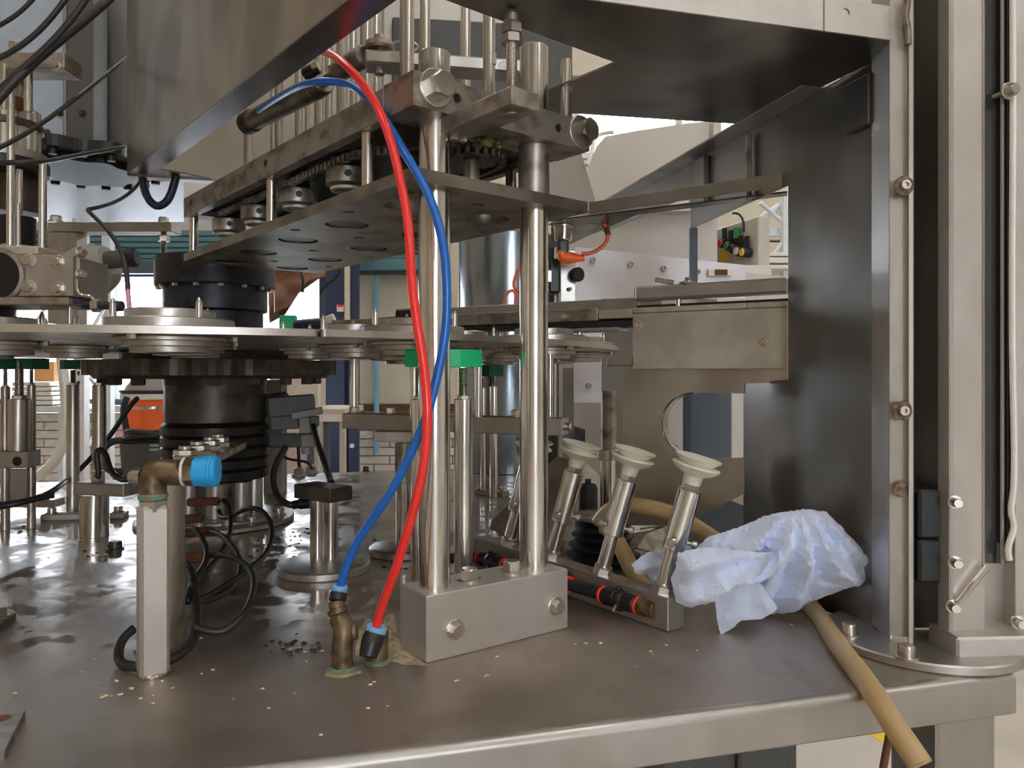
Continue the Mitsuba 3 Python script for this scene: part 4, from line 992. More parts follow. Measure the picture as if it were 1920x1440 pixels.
t.part('shelf', box(P(1448, 484, 4.25), [.18, .3, .02]), 'white_paint'); t.part('shelf', box(P(1448, 495, 4.25), [.18, .3, .03]), 'white_paint'); t.part('shelf', box(P(1448, 507, 4.25), [.18, .3, .02]), 'white_paint')

# =====================================================================  air tubes in front
RED = [(596, 92, 1.14), (618, 101, 1.07), (648, 122, 1.0), (690, 172, .945), (725, 242, .905), (750, 335, .895), (766, 430, .875), (772, 525, .865), (783, 612, .86), (796, 700, .855), (801, 780, .85), (796, 860, .855), (781, 935, .865), (760, 1010, .88), (740, 1072, .895), (722, 1120, .91), (704, 1185, .925)]
t = Thing('air_tube', 'glossy red plastic air tube curving down in front of the left guide shaft', 'air tube', mesh=ptube(RED, .0054, n=16, k=8), mat='red_tube', smooth=True)
BLUE = [(484, 208, 1.34), (505, 193, 1.28), (548, 168, 1.16), (600, 153, 1.07), (645, 156, 1.05), (692, 186, 1.0), (733, 242, .945), (767, 300, .905), (797, 352, .895), (822, 420, .885), (835, 490, .88), (838, 560, .878), (835, 622, .878), (821, 700, .878), (798, 785, .878), (768, 855, .885), (734, 920, .895), (699, 972, .91), (668, 1020, .925), (648, 1066, .935), (638, 1100, .94)]
t = Thing('air_tube', 'blue plastic air tube crossing behind the red one', 'air tube', mesh=ptube(BLUE, .0052, n=16, k=8), mat='blue_tube', smooth=True)
t = Thing('tube_fitting', 'brass elbow with black push-in end for the blue tube', 'air fitting')
q = TB(643, 1258); a = P(637, 1104, .94)
t.part('ring', cyl(a + V(.0005, 0, .0045), a + V(-.001, 0, -.004), .0098, .001), 'light_blue_ring'); t.part('push_end', cyl(a + V(-.001, 0, -.003), P(632, 1128, .935), .0105, .002), 'black_plastic')
t.part('neck', tube([P(631, 1128, .935), P(634, 1150, .93), P(642, 1178, .922)], .0098, n=18), 'brass'); t.part('collar', cyl(P(632, 1140, .932), P(635, 1152, .93), .0122, .001), 'brass')
t.part('elbow', tube([P(636, 1160, .93), P(644, 1180, .92), q + V(0, 0, .035), q + V(0, 0, .004)], .0125, n=20), 'brass'); t.part('outlet', cyl(q + V(0, .006, .045), q + V(.016, .008, .046), .011, .002), 'brass')
t.part('corroded_ring', turn([(.010, 0), (.0165, 0), (.0165, .004), (.0125, .006)], q, n=24), 'verdigris', label='green corroded ring')
t = Thing('tube_fitting', 'black angled push-in fitting on a brass stub holding the red tube', 'air fitting')
q = TB(700, 1246); a = P(704, 1180, .925)
t.part('ring', cyl(a + V(.002, 0, .004), a + V(0, 0, -.004), .0125, .001), 'light_blue_ring'); t.part('push_end', tube([a + V(0, 0, -.004), P(697, 1206, .918), P(690, 1232, .91)], [.0125, .013, .0105], n=18), 'black_plastic')
t.part('stub', cyl(q + V(.004, .008, 0), q + V(.004, .008, .038), .013, .001), 'brass'); t.part('corroded_ring', turn([(.010, 0), (.0155, 0), (.0155, .003), (.012, .005)], q + V(.004, .008, 0), n=24), 'verdigris')
# old sealing compound on the table at the fittings and the block
def patch(pts, h, seed):
    poly = Polygon([TB(*p)[:2] for p in pts]).buffer(.004).buffer(-.002); rg = np.random.default_rng(seed)
    x0, y0, x1, y1 = poly.bounds; g = rg.uniform([x0, y0], [x1, y1], (900, 2)); g = g[shapely.contains_xy(poly, g[:, 0], g[:, 1])]
    n = 80; e = np.array([poly.exterior.interpolate(i / n, normalized=True).coords[0] for i in range(n)]); p = np.vstack([e, g])
    tri = Delaunay(p).simplices; c = p[tri].mean(1); tri = tri[shapely.contains_xy(poly, c[:, 0], c[:, 1])]
    z = np.minimum(shapely.distance(shapely.points(p), poly.exterior) * .25, h) * (.4 + meshkit.noise(np.column_stack([p * 260, p[:, 0] * 0])))
    return trimesh.Trimesh(np.column_stack([p, ZT + .0003 + z]), tri, process=False)
t = Thing('sealant_smear', 'crusty yellowish sealant smeared on the table at the tube fittings and block', 'sealant', kind='stuff', mesh=cat(patch([(612, 1268), (640, 1272), (676, 1262), (668, 1250), (620, 1252)], .003, 1), patch([(722, 1236), (760, 1246), (798, 1247), (770, 1225), (742, 1190), (735, 1150), (722, 1160)], .004, 2), patch([(668, 1240), (700, 1236), (706, 1170), (690, 1160), (672, 1190)], .004, 3)), mat='residue', smooth=True)

# =====================================================================  brass elbow post
t = Thing('valve_post', 'grey square post and round column with a brass elbow and a sky-blue hose coupling', 'post')
q = XY(287, .905)
t.part('square_post', box([q[0], q[1], (ZT + z_at(947, .9)) / 2 + .001], [.0325, .032, z_at(947, .9) - ZT - .002], math.radians(34), .004), 'block'); t.part('post_foot', vcyl(q, ZT, ZT + .004, .0165), 'rod')
cq = XY(305, 1.0); t.part('round_column', vcyl(cq, ZT, z_at(888, 1.0), .0272, n=40), 'hood'); t.part('column_foot', turn([(0, 0), (.034, 0), (.034, .003), (0, .004)], [*cq, ZT], n=36), 'dirty')
e = np.array([q[0], q[1], z_at(958, .9)])
t.part('hex_nut', place(hexmesh(.030, .012, False), e), 'bolt'); t.part('flange', turn([(0, .010), (.012, .010), (.0165, .014), (.0168, .018), (.0145, .021), (0, .021)], e, n=32), 'verdigris')
hd_ = unit(V(1, .10, .0)); hz = z_at(886, .9)
ez = np.array([q[0], q[1], hz])
t.part('elbow', tube([e + V(0, 0, .018), V(q[0], q[1], hz - .022), V(q[0], q[1], hz - .010), ez + hd_ * .004 + V(0, 0, -.001), ez + hd_ * .016, ez + hd_ * .034], .0152, n=26, k=6), 'brass', smooth=True)
t.part('washer', cyl(ez + hd_ * .034, ez + hd_ * .0375, .0172, .001), 'white_ring', label='white sealing ring'); t.part('brass_nut', place(hexmesh(.030, .012, False), ez + hd_ * .0375, hd_), 'brass')
t.part('coupling', place(lathe([(0, 0), (.0155, 0), (.0172, .002), (.0180, .012), (.0184, .013), (.0184, .018), (.0178, .0185), (.0184, .019), (.0184, .022), (.0178, .0225), (.0184, .023), (.0182, .026), (.0165, .028), (0, .028)], 40), ez + hd_ * .0465, hd_), 'cyan', label='sky-blue plastic hose coupling')
t.part('side_nut', place(hexmesh(.020, .014), ez + V(-.014, .004, -.006), (-1, .1, 0)), 'bolt')
bz_ = R(-.124)
a, b = XY(268, .98), XY(402, 1.38); ad = unit(b - a)
t.part('top_arm', dbox(a, ad, 0, np.linalg.norm(b - a), -.055, .0, bz_ - .012, bz_, .001), 'dirty')
for s, w in ((.10, .030), (.17, .034), (.25, .030), (.31, .034)):
    p = a + ad * s + V(ad[1], -ad[0]) * .026
    t.part('stud_nut', cat(place(hexmesh(w, .009), [p[0], p[1], bz_]), place(hexmesh(w * .9, .008), [p[0], p[1], bz_ + .009], spin=.4), vcyl(p, bz_, bz_ + .022, w * .28)), 'bolt')
t.part('stay_bar', cyl(P(392, 828, 1.36), P(418, 826, 1.36), .006), 'bolt'); t.part('stay_sheet', plate3([P(405, 830, 1.36), P(418, 828, 1.36), P(400, 856, 1.33), P(388, 858, 1.33)], .003), 'bar')
t = Thing('stub_column', 'short thick round steel stub carrying a flat arm, left of the brass elbow post', 'pillar')
q = XY(177, 1.68)
t.part('stub', vcyl(q, ZT, z_at(926, 1.68), .0295, n=40), 'shaft'); t.part('arm', dbox(XY(150, 1.655), (1, -.22), 0, .125, -.02, .03, z_at(926, 1.65), z_at(903, 1.65), .0015), 'bar')
t.part('nut', place(hexmesh(.026, .02, False), [*XY(184, 1.66), z_at(903, 1.65)]), 'bolt')

# wet black cables in loops round the post
def cable(name, label, px, r=.0046, mat='cable', cat_='cable', **kw): return Thing(name, label, cat_, mesh=ptube(px, r, n=10, k=10, **kw), mat=mat, smooth=True)
cable('sensor_cable', 'black cable looping high to the right of the brass elbow post', [(410, 958, 1.55), (432, 968, 1.48), (470, 953, 1.42), (498, 965, 1.38), (510, 1000, 1.33), (500, 1035, 1.27), (475, 1060, 1.2), (435, 1090, 1.14), (400, 1112, 1.09), (372, 1125, 1.05)])
cable('sensor_cable', 'black cable dropping from the brown plug beside the turret base', [(418, 938, 1.55), (430, 955, 1.5), (432, 990, 1.42), (424, 1020, 1.34), (405, 1050, 1.26), (382, 1075, 1.16), (360, 1098, 1.08), (352, 1130, 1.04)])
cable('sensor_cable', 'black cable making the lowest wide loop on the table', [(388, 998, 1.4), (420, 1008, 1.32), (445, 1040, 1.24), (450, 1070, 1.18), (430, 1105, 1.12), (400, 1122, 1.08), (375, 1128, 1.05)])
cable('sensor_cable', 'greyish cable swinging right and down to the table', [(378, 1044, 1.24), (420, 1042, 1.2), (455, 1055, 1.15), (475, 1085, 1.09), (470, 1125, 1.03), (450, 1160, .99), (420, 1182, .975), (385, 1182, .97), (362, 1175, .97)])
cable('sensor_cable', 'thick black cable wound round the foot of the post', [(345, 1058, 1.14), (362, 1085, 1.09), (368, 1130, 1.04), (370, 1170, 1.0), (352, 1215, .955), (325, 1234, .93), (290, 1249, .915), (246, 1249, .915), (224, 1237, .935), (226, 1208, .96), (250, 1180, .985)], .0058)
cable('sensor_cable', 'black cable close to the round column', [(345, 995, 1.35), (372, 1000, 1.3), (386, 1030, 1.24), (382, 1060, 1.17), (365, 1085, 1.11), (356, 1110, 1.07)])
for i, (x, y, d, l) in enumerate(((385, 940, 1.55, 'rust-brown sensor plug above the turret base ring'), (352, 972, 1.45, 'lower rust-brown plug at the round column'), (358, 1045, 1.24, 'short rust-brown plug on the greyish cable'), (372, 996, 1.41, 'rust-brown plug on the lowest loop cable'))):
    p = P(x, y, d); t = Thing('cable_plug', l, 'plug', mesh=cyl(p + V(-.035, 0, -.002), p + V(.03, -.005, .001), .0085, .002), mat='rust')

# black push switch, cables and glands behind
t = Thing('limit_switch', 'dusty dark grey limit switch block on a bracket right of the turret column', 'switch')
k = 1.9
def pb(x0, y0, x1, y1, d, th, mat, name, ang=0, roll=0.0):
    a, b = P(x0, y0, d), P(x1, y1, d); c = (a + b) / 2
    m = rbox(abs(b[0] - a[0]), th, abs(a[2] - b[2]), b=.002)
    m.apply_transform(trimesh.transformations.rotation_matrix(roll, [0, 1, 0])); m.apply_transform(trimesh.transformations.rotation_matrix(ang, [0, 0, 1])); m.apply_translation(c)
    return t.part(name, m, mat)
pb(505, 742, 588, 778, k, .07, 'dark_paint', 'housing', .3, -.07); t.part('motor', cyl(P(500, 762, k), P(540, 756, k), .030, .004), 'dark_paint'); pb(548, 768, 604, 781, k - .03, .05, 'grey_paint', 'lever_plate', .2, -.18)
pb(510, 778, 560, 804, k, .05, 'dark_paint', 'lower_housing', .2, -.05); pb(562, 782, 582, 812, k, .03, 'grey_paint', 'terminal', .2); pb(582, 780, 598, 800, k, .03, 'dark_paint', 'terminal', .2)
pb(492, 812, 592, 838, k, .03, 'dark_paint', 'arm'); pb(567, 815, 592, 838, k - .018, .03, 'grey_paint', 'arm_end'); t.part('nut', place(hexmesh(.022, .018), P(574, 851, k - .01)), 'grey_paint')
cable('switch_cable', 'black cable hanging in a bow from the switch bracket to a plug on the table', [(536, 838, 1.88), (522, 862, 1.86), (513, 890, 1.84), (516, 920, 1.82), (530, 940, 1.8), (550, 947, 1.8)], .0075)
t = Thing('cable_gland', 'ribbed black cable connector lying on the table by the twin pedestal', 'connector', mesh=cat(cyl(P(549, 947, 1.8), P(560, 945, 1.8), .010), cyl(P(560, 945, 1.8), P(581, 943, 1.8), .0125, .002)), mat='black_plastic')
cable('switch_cable', 'straight black cable dropping from the switch behind the twin pedestal', [(588, 798, 1.87), (594, 825, 1.8), (606, 860, 1.7), (616, 890, 1.6), (621, 906, 1.5)], .0068)
cable('switch_cable', 'thin grey leads running to two glands on the far table edge', [(525, 850, 2.3), (540, 860, 2.3), (562, 864, 2.3), (577, 868, 2.3), (585, 880, 2.3)], .004)
for x, y in ((561, 886), (583, 881)):
    p = TB(x, y + 6); t = Thing('table_gland', 'grey cable gland screwed in the far part of the table, ' + ('nearer the camera' if x < 570 else 'with the thin grey leads'), 'cable gland')
    t.part('body', place(lathe([(0, 0), (.026, 0), (.026, .006), (.02, .008), (.018, .024), (.012, .030), (0, .032)], 24), p), 'grey_motor')
    if x < 570: t.part('lead', cyl(p + V(0, 0, .03), p + V(-.004, 0, .12), .006), 'blue_cable')
t = Thing('grey_upright', 'grey square upright behind the turret bellows', 'upright', mesh=box([*XY(516, 2.3), (ZT + R(-.02)) / 2], [.055, .055, R(-.02) - ZT]), mat='grey_paint')

# =====================================================================  station at the left edge of the picture
SQ = P(0, 515, 1.13)
t = Thing('filler_head', 'steel filling head at the left edge with a bolted block and big round bore', 'filling head')
def fb(x0, y0, x1, y1, d, th, mat, name, b=.0015): 
    a, c = P(x0, y0, d), P(x1, y1, d)
    return t.part(name, box([(a[0] + c[0]) / 2, d + th / 2, (a[2] + c[2]) / 2], [c[0] - a[0], th, a[2] - c[2]], b=b), mat)
fb(-160, 478, 136, 556, 1.12, .10, 'bar', 'block')
for x, y in ((54, 489), (108, 491), (55, 539), (109, 541)): t.part('bolt', bolt_mesh(P(x, y, 1.119), (0, -1, 0), .0135, .008, spin=x), 'bolt')
t.part('bore_ring', turn([(.03, 0), (.041, 0), (.0395, .004), (.034, .005)], P(-3, 517, 1.12), (0, -1, 0), 40), 'dirty'); t.part('bore', turn([(0, .0008), (.0335, .0012), (.034, .001), (.034, -.002)], P(-3, 517, 1.12), (0, -1, 0), 36), 'black_oil')
fb(-160, 557, 128, 571, 1.115, .10, 'rusty', 'base_plate'); fb(-160, 461, 70, 477, 1.13, .09, 'cast', 'top_plate'); t.part('lower_hub', turn([(0, DZ1 + .026), (.05, DZ1 + .026), (.062, R(.088)), (.062, R(.1005)), (0, R(.1005))], [-.83, 1.17, 0], n=40), 'black_oil')
for x, w, y0, y1, d in ((20, 14, 160, 461, 1.17), (80, 14, 305, 480, 1.2), (36, 12, 318, 400, 1.2), (34, 8, 380, 461, 1.19), (53, 15, 105, 210, 1.17), (8, 9, 120, 205, 1.16), (131, 8, 568, 608, 1.15)):
    p = XY(x, d); t.part('rod', vcyl(p, z_at(y1, d), z_at(y0, d), w / 2 / F * d, n=18), 'rod')
fb(-80, 97, 120, 128, 1.16, .05, 'dirty', 'top_bar'); t.part('bar_nut', place(hexmesh(.018, .010), P(29, 92, 1.18)), 'bolt'); t.part('side_bolt', bolt_mesh(P(107, 123, 1.159), (0, -1, 0), .008, .006), 'bolt')
p = XY(28, 1.22)
t.part('spring_cup', vcyl(p, z_at(160, 1.22), z_at(130, 1.22), .016), 'dark_paint'); t.part('cup_rod', vcyl(p, z_at(185, 1.22), z_at(160, 1.22), .0125), 'rod'); t.part('boot', vcyl(p, z_at(206, 1.22), z_at(184, 1.22), .0135), 'rust')
p = XY(8, 1.25)
m = Polygon([V(p[0], p[1]) + (.052 if k % 4 < 3 else .049) * V(math.cos(2 * math.pi * k / 96), math.sin(2 * math.pi * k / 96)) for k in range(96)])
t.part('ribbed_motor', slab(m, z_at(287, 1.25), z_at(208, 1.25)), 'cast', smooth=False); t.part('motor_shoulder', vcyl(p + V(.002, 0), z_at(245, 1.25), z_at(232, 1.25), .0545, n=40), 'oily'); t.part('motor_flange', vcyl(p, z_at(304, 1.25), z_at(288, 1.25), .062, n=40), 'bar')
t.part('gear_case', vcyl(p, z_at(325, 1.25), z_at(305, 1.25), .065, n=40), 'black_oil'); t.part('coupling', vcyl(p + V(.0, .03), z_at(400, 1.28), z_at(325, 1.28), .035, n=32), 'oily'); t.part('dark_drum', vcyl(XY(30, 1.26), z_at(462, 1.26), z_at(408, 1.26), .029, n=32), 'black_oil')
fb(64, 462, 74, 478, 1.14, .02, 'white_paint', 'label_tab', .0005)
t = Thing('sensor_bracket', 'bent wire bracket with a black proximity sensor over the disc, left', 'sensor')
t.part('strip', tube([P(145, 465, 1.1), P(145, 520, 1.1), P(146, 545, 1.1), P(152, 553, 1.1), P(168, 556, 1.1), P(175, 562, 1.1), P(176, 578, 1.1)], .0028, n=10), 'rod')
t.part('sensor', cyl(P(155, 572, 1.1), P(224, 574, 1.1), .0052), 'black_plastic'); t.part('sensor_tip', cyl(P(215, 574, 1.1), P(230, 574, 1.1), .0075), 'black_plastic'); t.part('nut', place(hexmesh(.017, .006, False), P(174, 573, 1.1), (1, 0, 0)), 'bolt'); t.part('nut', place(hexmesh(.017, .004, False), P(182, 573, 1.1), (1, 0, 0)), 'bar'); t.part('blue_tag', box(P(147, 566, 1.1), [.012, .01, .006]), 'blue_cable')
for y in (474, 515): t.part('screw', bolt_mesh(P(150, y, 1.1), (1, -.4, 0), .011, .007), 'bolt')
t = Thing('bell_motor', 'grey bell-shaped motor housing with a black-ended stub behind the sensor bracket', 'motor')
a = P(150, 520, 1.5); ax = unit(P(225, 478, 1.48) - a)
t.part('bell', place(lathe([(0, 0), (.050, 0), (.052, .004), (.052, .03), (.045, .058), (.030, .075), (0, .078)], 44), a, ax), 'grey_motor')
ax2 = unit(V(1, -.1, .06)); t.part('stub', cyl(P(200, 488, 1.44), P(236, 485, 1.44), .0165), 'dark_paint'); t.part('stub_end', cyl(P(234, 485, 1.44), P(257, 483, 1.44), .0175, .004), 'black_plastic')
# frame arch, levelling screw
t = Thing('arch_frame', 'pale grey flat-bar arch behind the filling head, levelling screw at its right end', 'machine frame')
fb(89, 417, 321, 434, 1.95, .06, 'bar', 'cross_bar'); fb(89, 435, 143, 606, 1.95, .05, 'bar', 'upright'); t.part('top_bolt', bolt_mesh(P(105, 417, 1.97), (0, 0, 1), .024, .014), 'bolt'); t.part('top_stud', vcyl(XY(139, 1.97), z_at(417, 1.97), z_at(410, 1.97), .004), 'bolt')
p = P(307, 434, 1.97); t.part('screw', thread(p + V(0, 0, -.058), p, .0075, .003), 'dirty'); t.part('nut', bolt_mesh(p + V(0, 0, -.026), (0, 0, 1), .026, .016, washer=False), 'bolt'); t.part('head', bolt_mesh(p + V(0, 0, .02), (0, 0, 1), .022, .013), 'bolt')

# cabinets and bearing dish at the upper left
t = Thing('upper_cabinet', 'pale blue-grey sheet cabinet with a dark door edge at the upper left corner', 'cabinet')
fb(-200, -150, 122, 268, 1.75, .02, 'steel_blue', 'back_box'); fb(-200, -150, 118, 258, 1.735, .012, 'sheet_blue', 'front_sheet'); fb(119, -150, 125, 258, 1.72, .03, 'sheet', 'edge_strip'); fb(126, -60, 175, 272, 1.70, .06, 'dark_paint', 'dark_case')
for x, y in ((88, 249), (113, 212), (155, 213)): t.part('screw', bolt_mesh(P(x, y, 1.735 if x < 120 else 1.70), (0, -1, 0), .011, .006), 'oily')
t.part('gusset', plate3([P(82, 272, 1.72), P(122, 262, 1.70), P(176, 285, 1.72), P(100, 288, 1.8)], .003), 'hood')
fb(176, -60, 240, 312, 1.80, .02, 'sheet_grey', 'grey_sheet')
t = Thing('bearing_dish', 'dark scalloped bearing ring studded with bolts above the filling head', 'bearing')
q = P(130, 300, 1.72)
lobes = Polygon([(q[0] + (.17 + .012 * math.cos(9 * a)) * math.cos(a), q[1] + .05 + (.17 + .012 * math.cos(9 * a)) * math.sin(a)) for a in np.linspace(0, 2 * math.pi, 120, endpoint=False)])
t.part('ring', slab(lobes, R(.475), R(.5)), 'black_oil', smooth=False); t.part('step', slab(affinity.scale(lobes, .72, .72), R(.462), R(.475)), 'black_oil', smooth=False)
for k in range(18):
    a = 2 * math.pi * k / 18; p = V(q[0] + .16 * math.cos(a), q[1] + .05 + .16 * math.sin(a)); t.part('bolt', bolt_mesh([p[0], p[1], R(.475)], (0, 0, -1), .018, .013, washer=False), 'black_oil')
t = Thing('top_plate', 'large dark machine plate seen from below, over the back of the disc', 'machine plate')
zz = R(.50)
t.part('sheet', slab([PZ(*k, zz)[:2] for k in ((-60, 290), (345, 330), (345, 416), (-60, 416))], zz, zz + .01), 'dark_sheet', smooth=False)
cable('loop_hose', 'thick dark hose hanging as a U below the hood edge', [(266, 322, 1.66), (270, 350, 1.66), (280, 375, 1.66), (295, 386, 1.66), (312, 378, 1.66), (325, 350, 1.66), (332, 328, 1.66)], .0085, 'blue_cable', 'hose')
# black cables crossing the upper left
for l, px, r in (('black cable from the left edge up to the hood, uppermost thick one', [(-30, 120, 1.05), (40, 85, 1.05), (90, 40, 1.05), (135, -20, 1.05)], .0038), ('black cable beside the uppermost thick one', [(-30, 200, 1.03), (30, 140, 1.03), (100, 75, 1.03), (160, 0, 1.03), (180, -40, 1.03)], .0042), ('thickest black cable of the bundle in the upper left corner', [(-30, 225, 1.02), (30, 150, 1.03), (110, 78, 1.05), (180, 20, 1.07), (240, -40, 1.09)], .006), ('third black cable crossing the upper left corner', [(-30, 60, 1.06), (40, 20, 1.06), (80, -30, 1.06)], .003),
                 ('long thin black cable rising from the left edge to the hood edge', [(-20, 285, 1.05), (60, 243, 1.1), (150, 178, 1.2), (236, 108, 1.72), (262, 85, 1.80)], .0034), ('thin black cable sagging to the hood bottom corner', [(-20, 305, 1.05), (60, 304, 1.05), (120, 296, 1.2), (190, 283, 1.4), (238, 274, 1.71), (262, 270, 1.78)], .0036),
                 ('kinked black cable hanging from the hood to the disc', [(268, 334, 1.6), (245, 360, 1.5), (205, 383, 1.35), (172, 391, 1.28), (165, 394, 1.27), (170, 400, 1.27), (195, 425, 1.25), (215, 450, 1.22), (228, 475, 1.2), (236, 505, 1.16), (239, 530, 1.12), (240, 548, 1.1)], .0034)):
    Thing('black_cable', l, 'cable', mesh=ptube(px, r, n=10), mat='cable', smooth=True)
t = Thing('pink_plug', 'small pink cable end stuck in a disc seat', 'plug', mesh=ptube([(240, 545, 1.1), (241, 560, 1.08), (243, 580, 1.06)], .003), mat='pink')

# lifters under the disc on the left
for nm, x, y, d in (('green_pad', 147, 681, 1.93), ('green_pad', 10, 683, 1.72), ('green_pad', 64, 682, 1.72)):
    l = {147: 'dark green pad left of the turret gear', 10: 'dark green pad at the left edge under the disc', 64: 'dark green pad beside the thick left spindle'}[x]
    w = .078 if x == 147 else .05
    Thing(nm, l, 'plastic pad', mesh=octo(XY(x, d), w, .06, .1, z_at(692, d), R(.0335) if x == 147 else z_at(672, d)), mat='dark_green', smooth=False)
l1, _, _ = lifter(137, 1.93, 22, 694, None, 722, 'slender spindle left of the stub column under a dark green pad', mat='hood'); foot(l1, 160, 972, .19, .16)
lifter(186, 1.72, 24, 700, 880, 722, 'spindle standing on the flat arm of the stub column', mat='hood')
lifter(36, 1.72, 36, 675, 845, 748, 'thick stepped spindle at the left edge', mat='hood')
lifter(10, 1.74, 16, 690, None, 725, 'spindle at the very left edge', mat='hood'); lifter(59, 1.76, 15, 690, None, 722, 'spindle right of the thick stepped one', mat='hood')
t = Thing('guide_yoke', 'flat steel yoke with a hole at the left edge, joining the spindles', 'yoke')
fb(-60, 846, 51, 878, 1.70, .05, 'bar', 'yoke_bar'); t.part('hole', turn([(0, .0004), (.0095, .0004), (.0105, .001), (.0105, -.001)], P(32, 865, 1.70), (0, -1, 0), 24), 'black_oil'); fb(18, 879, 50, 945, 1.74, .03, 'bar', 'back_plate'); t.part('nut', place(hexmesh(.018, .010, False), P(33, 846, 1.72)), 'bolt')
fb(-60, 938, 100, 952, 1.9, .05, 'sheet', 'foot_bar'); t.part('bolt', bolt_mesh(P(82, 938, 1.92), (0, 0, 1), .022, .012), 'bolt')
cable('floor_cable', 'dark blue cable rising steeply to the right past the left spindles', [(-30, 948, 1.66), (30, 943, 1.66), (80, 930, 1.72), (120, 905, 1.85), (150, 880, 2.1), (200, 825, 2.1), (235, 775, 2.1), (258, 746, 2.1)], .0066, 'blue_cable')
cable('floor_cable', 'second dark cable end lying over the left foot bar', [(-30, 952, 1.62), (40, 942, 1.62), (80, 932, 1.66), (101, 928, 1.68)], .0066, 'cable')
cable('floor_cable', 'dark cable dropping from the spindle on the flat arm towards the elbow post', [(182, 895, 1.62), (183, 870, 1.62), (184, 845, 1.62), (192, 845, 1.62), (205, 875, 1.6), (220, 895, 1.58), (245, 898, 1.55)], .0062, 'cable')
# plates at the lower left edge
t = Thing('bolted_plate', 'rusty-holed steel plate at the bottom left corner of the table', 'steel plate')
m = plate3([TB(-60, 1350) + V(0, 0, .004), TB(47, 1346) + V(0, 0, .004), TB(8, 1424) + V(0, 0, .004), TB(-60, 1445) + V(0, 0, .004)], .008); t.part('plate', m, 'dirty'); p = TB(2, 1362) + V(0, 0, .008); t.part('rust_hole', turn([(0, .0002), (.008, .0002), (.009, 0)], p, n=18), 'rust')
t = Thing('bolted_plate', 'small bolted plate at the left edge above the corner plate', 'steel plate')
t.part('plate', plate3([TB(-60, 1160) + V(0, 0, .004), TB(20, 1152) + V(0, 0, .004), TB(30, 1158) + V(0, 0, .004), TB(-10, 1190) + V(0, 0, .004), TB(-60, 1195) + V(0, 0, .004)], .008), 'dirty'); t.part('bolt', bolt_mesh(TB(-4, 1168) + V(0, 0, .008), (0, 0, 1), .02, .012), 'rusty')
# crumbs, chips and swarf
rg = np.random.default_rng(8)
def scatter(lst, mat, name, label, s0, s1):
    ms = []
    for x, y in lst:
        m = trimesh.creation.icosphere(1); m.vertices = m.vertices * (.5 + rg.random((len(m.vertices), 1))) * rg.uniform(s0, s1) * np.array([1.3, 1, .55]); p = TB(x, y); m.apply_translation(p + V(0, 0, s0 * .25)); ms.append(m)
    Thing(name, label, 'debris', kind='stuff', mesh=cat(*ms), mat=mat, smooth=False)
pts = [(193, 1252), (192, 1308), (198, 1305), (28, 1300), (232, 1170), (545, 1218), (552, 1300), (694, 1284), (1100, 1207), (1098, 1206), (1250, 1210), (1220, 1222), (1194, 1251), (571, 990), (152, 1170), (218, 1278), (602, 1378), (690, 1328)] + [(rg.uniform(20, 1500), rg.uniform(1150, 1330)) for _ in range(40)] + [(rg.uniform(180, 330), rg.uniform(1240, 1320)) for _ in range(22)]
scatter(pts, 'crumb', 'crumbs', 'pale crumbs scattered on the table top', .0007, .0022)
pts = [(rg.normal(545, 45), rg.normal(1025, 22)) for _ in range(45)] + [(rg.normal(545, 30), rg.normal(1214, 8)) for _ in range(26)] + [(rg.uniform(30, 330), rg.uniform(985, 1060)) for _ in range(26)] + [(rg.uniform(700, 790), rg.uniform(1010, 1080)) for _ in range(14)]
scatter(pts, 'debris', 'swarf', 'dark grease chips on the wet part of the table', .001, .0032)

# =====================================================================  hall behind, left half
rack_post(153, 4.0, .056, 0, 2.3, label='white perforated rack upright, left of the two at the window')
t = rack_post(203, 4.3, .050, 0, 2.3, label='pale rack upright at the window edge, right of the two', holes=False)
for a, b in (((160, 845), (200, 770)), ((160, 700), (200, 745)), ((60, 620), (95, 560)), ((160, 640), (200, 570))): t.part('brace', cyl(P(*a, 4.02), P(*b, 4.29), .010), 'rack')
t = Thing('cardboard_box', 'orange-brown cardboard box on a white stack behind the left spindles', 'box', mesh=box(P(92, 697, 4.4), [.105, .12, .11], .1, .003), mat='cardboard')
t = Thing('white_stack', 'stack of white plastic-wrapped sheets on a shelf under the cardboard box', 'stack')
for i in range(5): t.part('sheet', box(P(88, 720 + i * 8.4, 4.4), [.21 + .01 * (i % 2), .3, .022], .02 * i, .005), 'white_paint')
t.part('shelf', box(P(88, 764, 4.4), [.36, .35, .03]), 'rack')
for x in (60, 116): t.part('shelf_leg', box([*(P(x, 764, 4.5)[:2]), .49], [.03, .03, .98]), 'rack')
t = Thing('white_hose', 'fat translucent white hose curving down behind the left spindles', 'hose', mesh=ptube([(112, 640, 3.2), (118, 690, 3.2), (124, 760, 3.2), (120, 820, 3.2), (105, 860, 3.2), (75, 890, 3.2), (40, 910, 3.25), (0, 980, 3.3), (-20, 1150, 3.3), (-25, 1218, 3.3)], .021, n=16), mat='clear_hose', smooth=True)
t = Thing('vacuum_cleaner', 'orange drum vacuum cleaner with a grey lid and black hose', 'vacuum cleaner')
q = XY(290, 3.6)
t.part('drum', turn([(0, .40), (.135, .40), (.138, .42), (.138, z_at(748, 3.6)), (0, z_at(748, 3.6))], [*q, 0], n=44), 'orange'); t.part('rim', turn([(0, 0), (.145, 0), (.148, .004), (.148, .026), (.14, .03), (0, .03)], [*q, z_at(748, 3.6)], n=44), 'white_ring'); t.part('lid_ring', vcyl(q, z_at(736, 3.6), z_at(731, 3.6), .150, n=44), 'black_plastic'); t.part('lid', turn([(0, 0), (.13, 0), (.12, .02), (.08, .07), (.03, .08), (0, .08)], [*q, z_at(731, 3.6)], n=44), 'grey_paint')
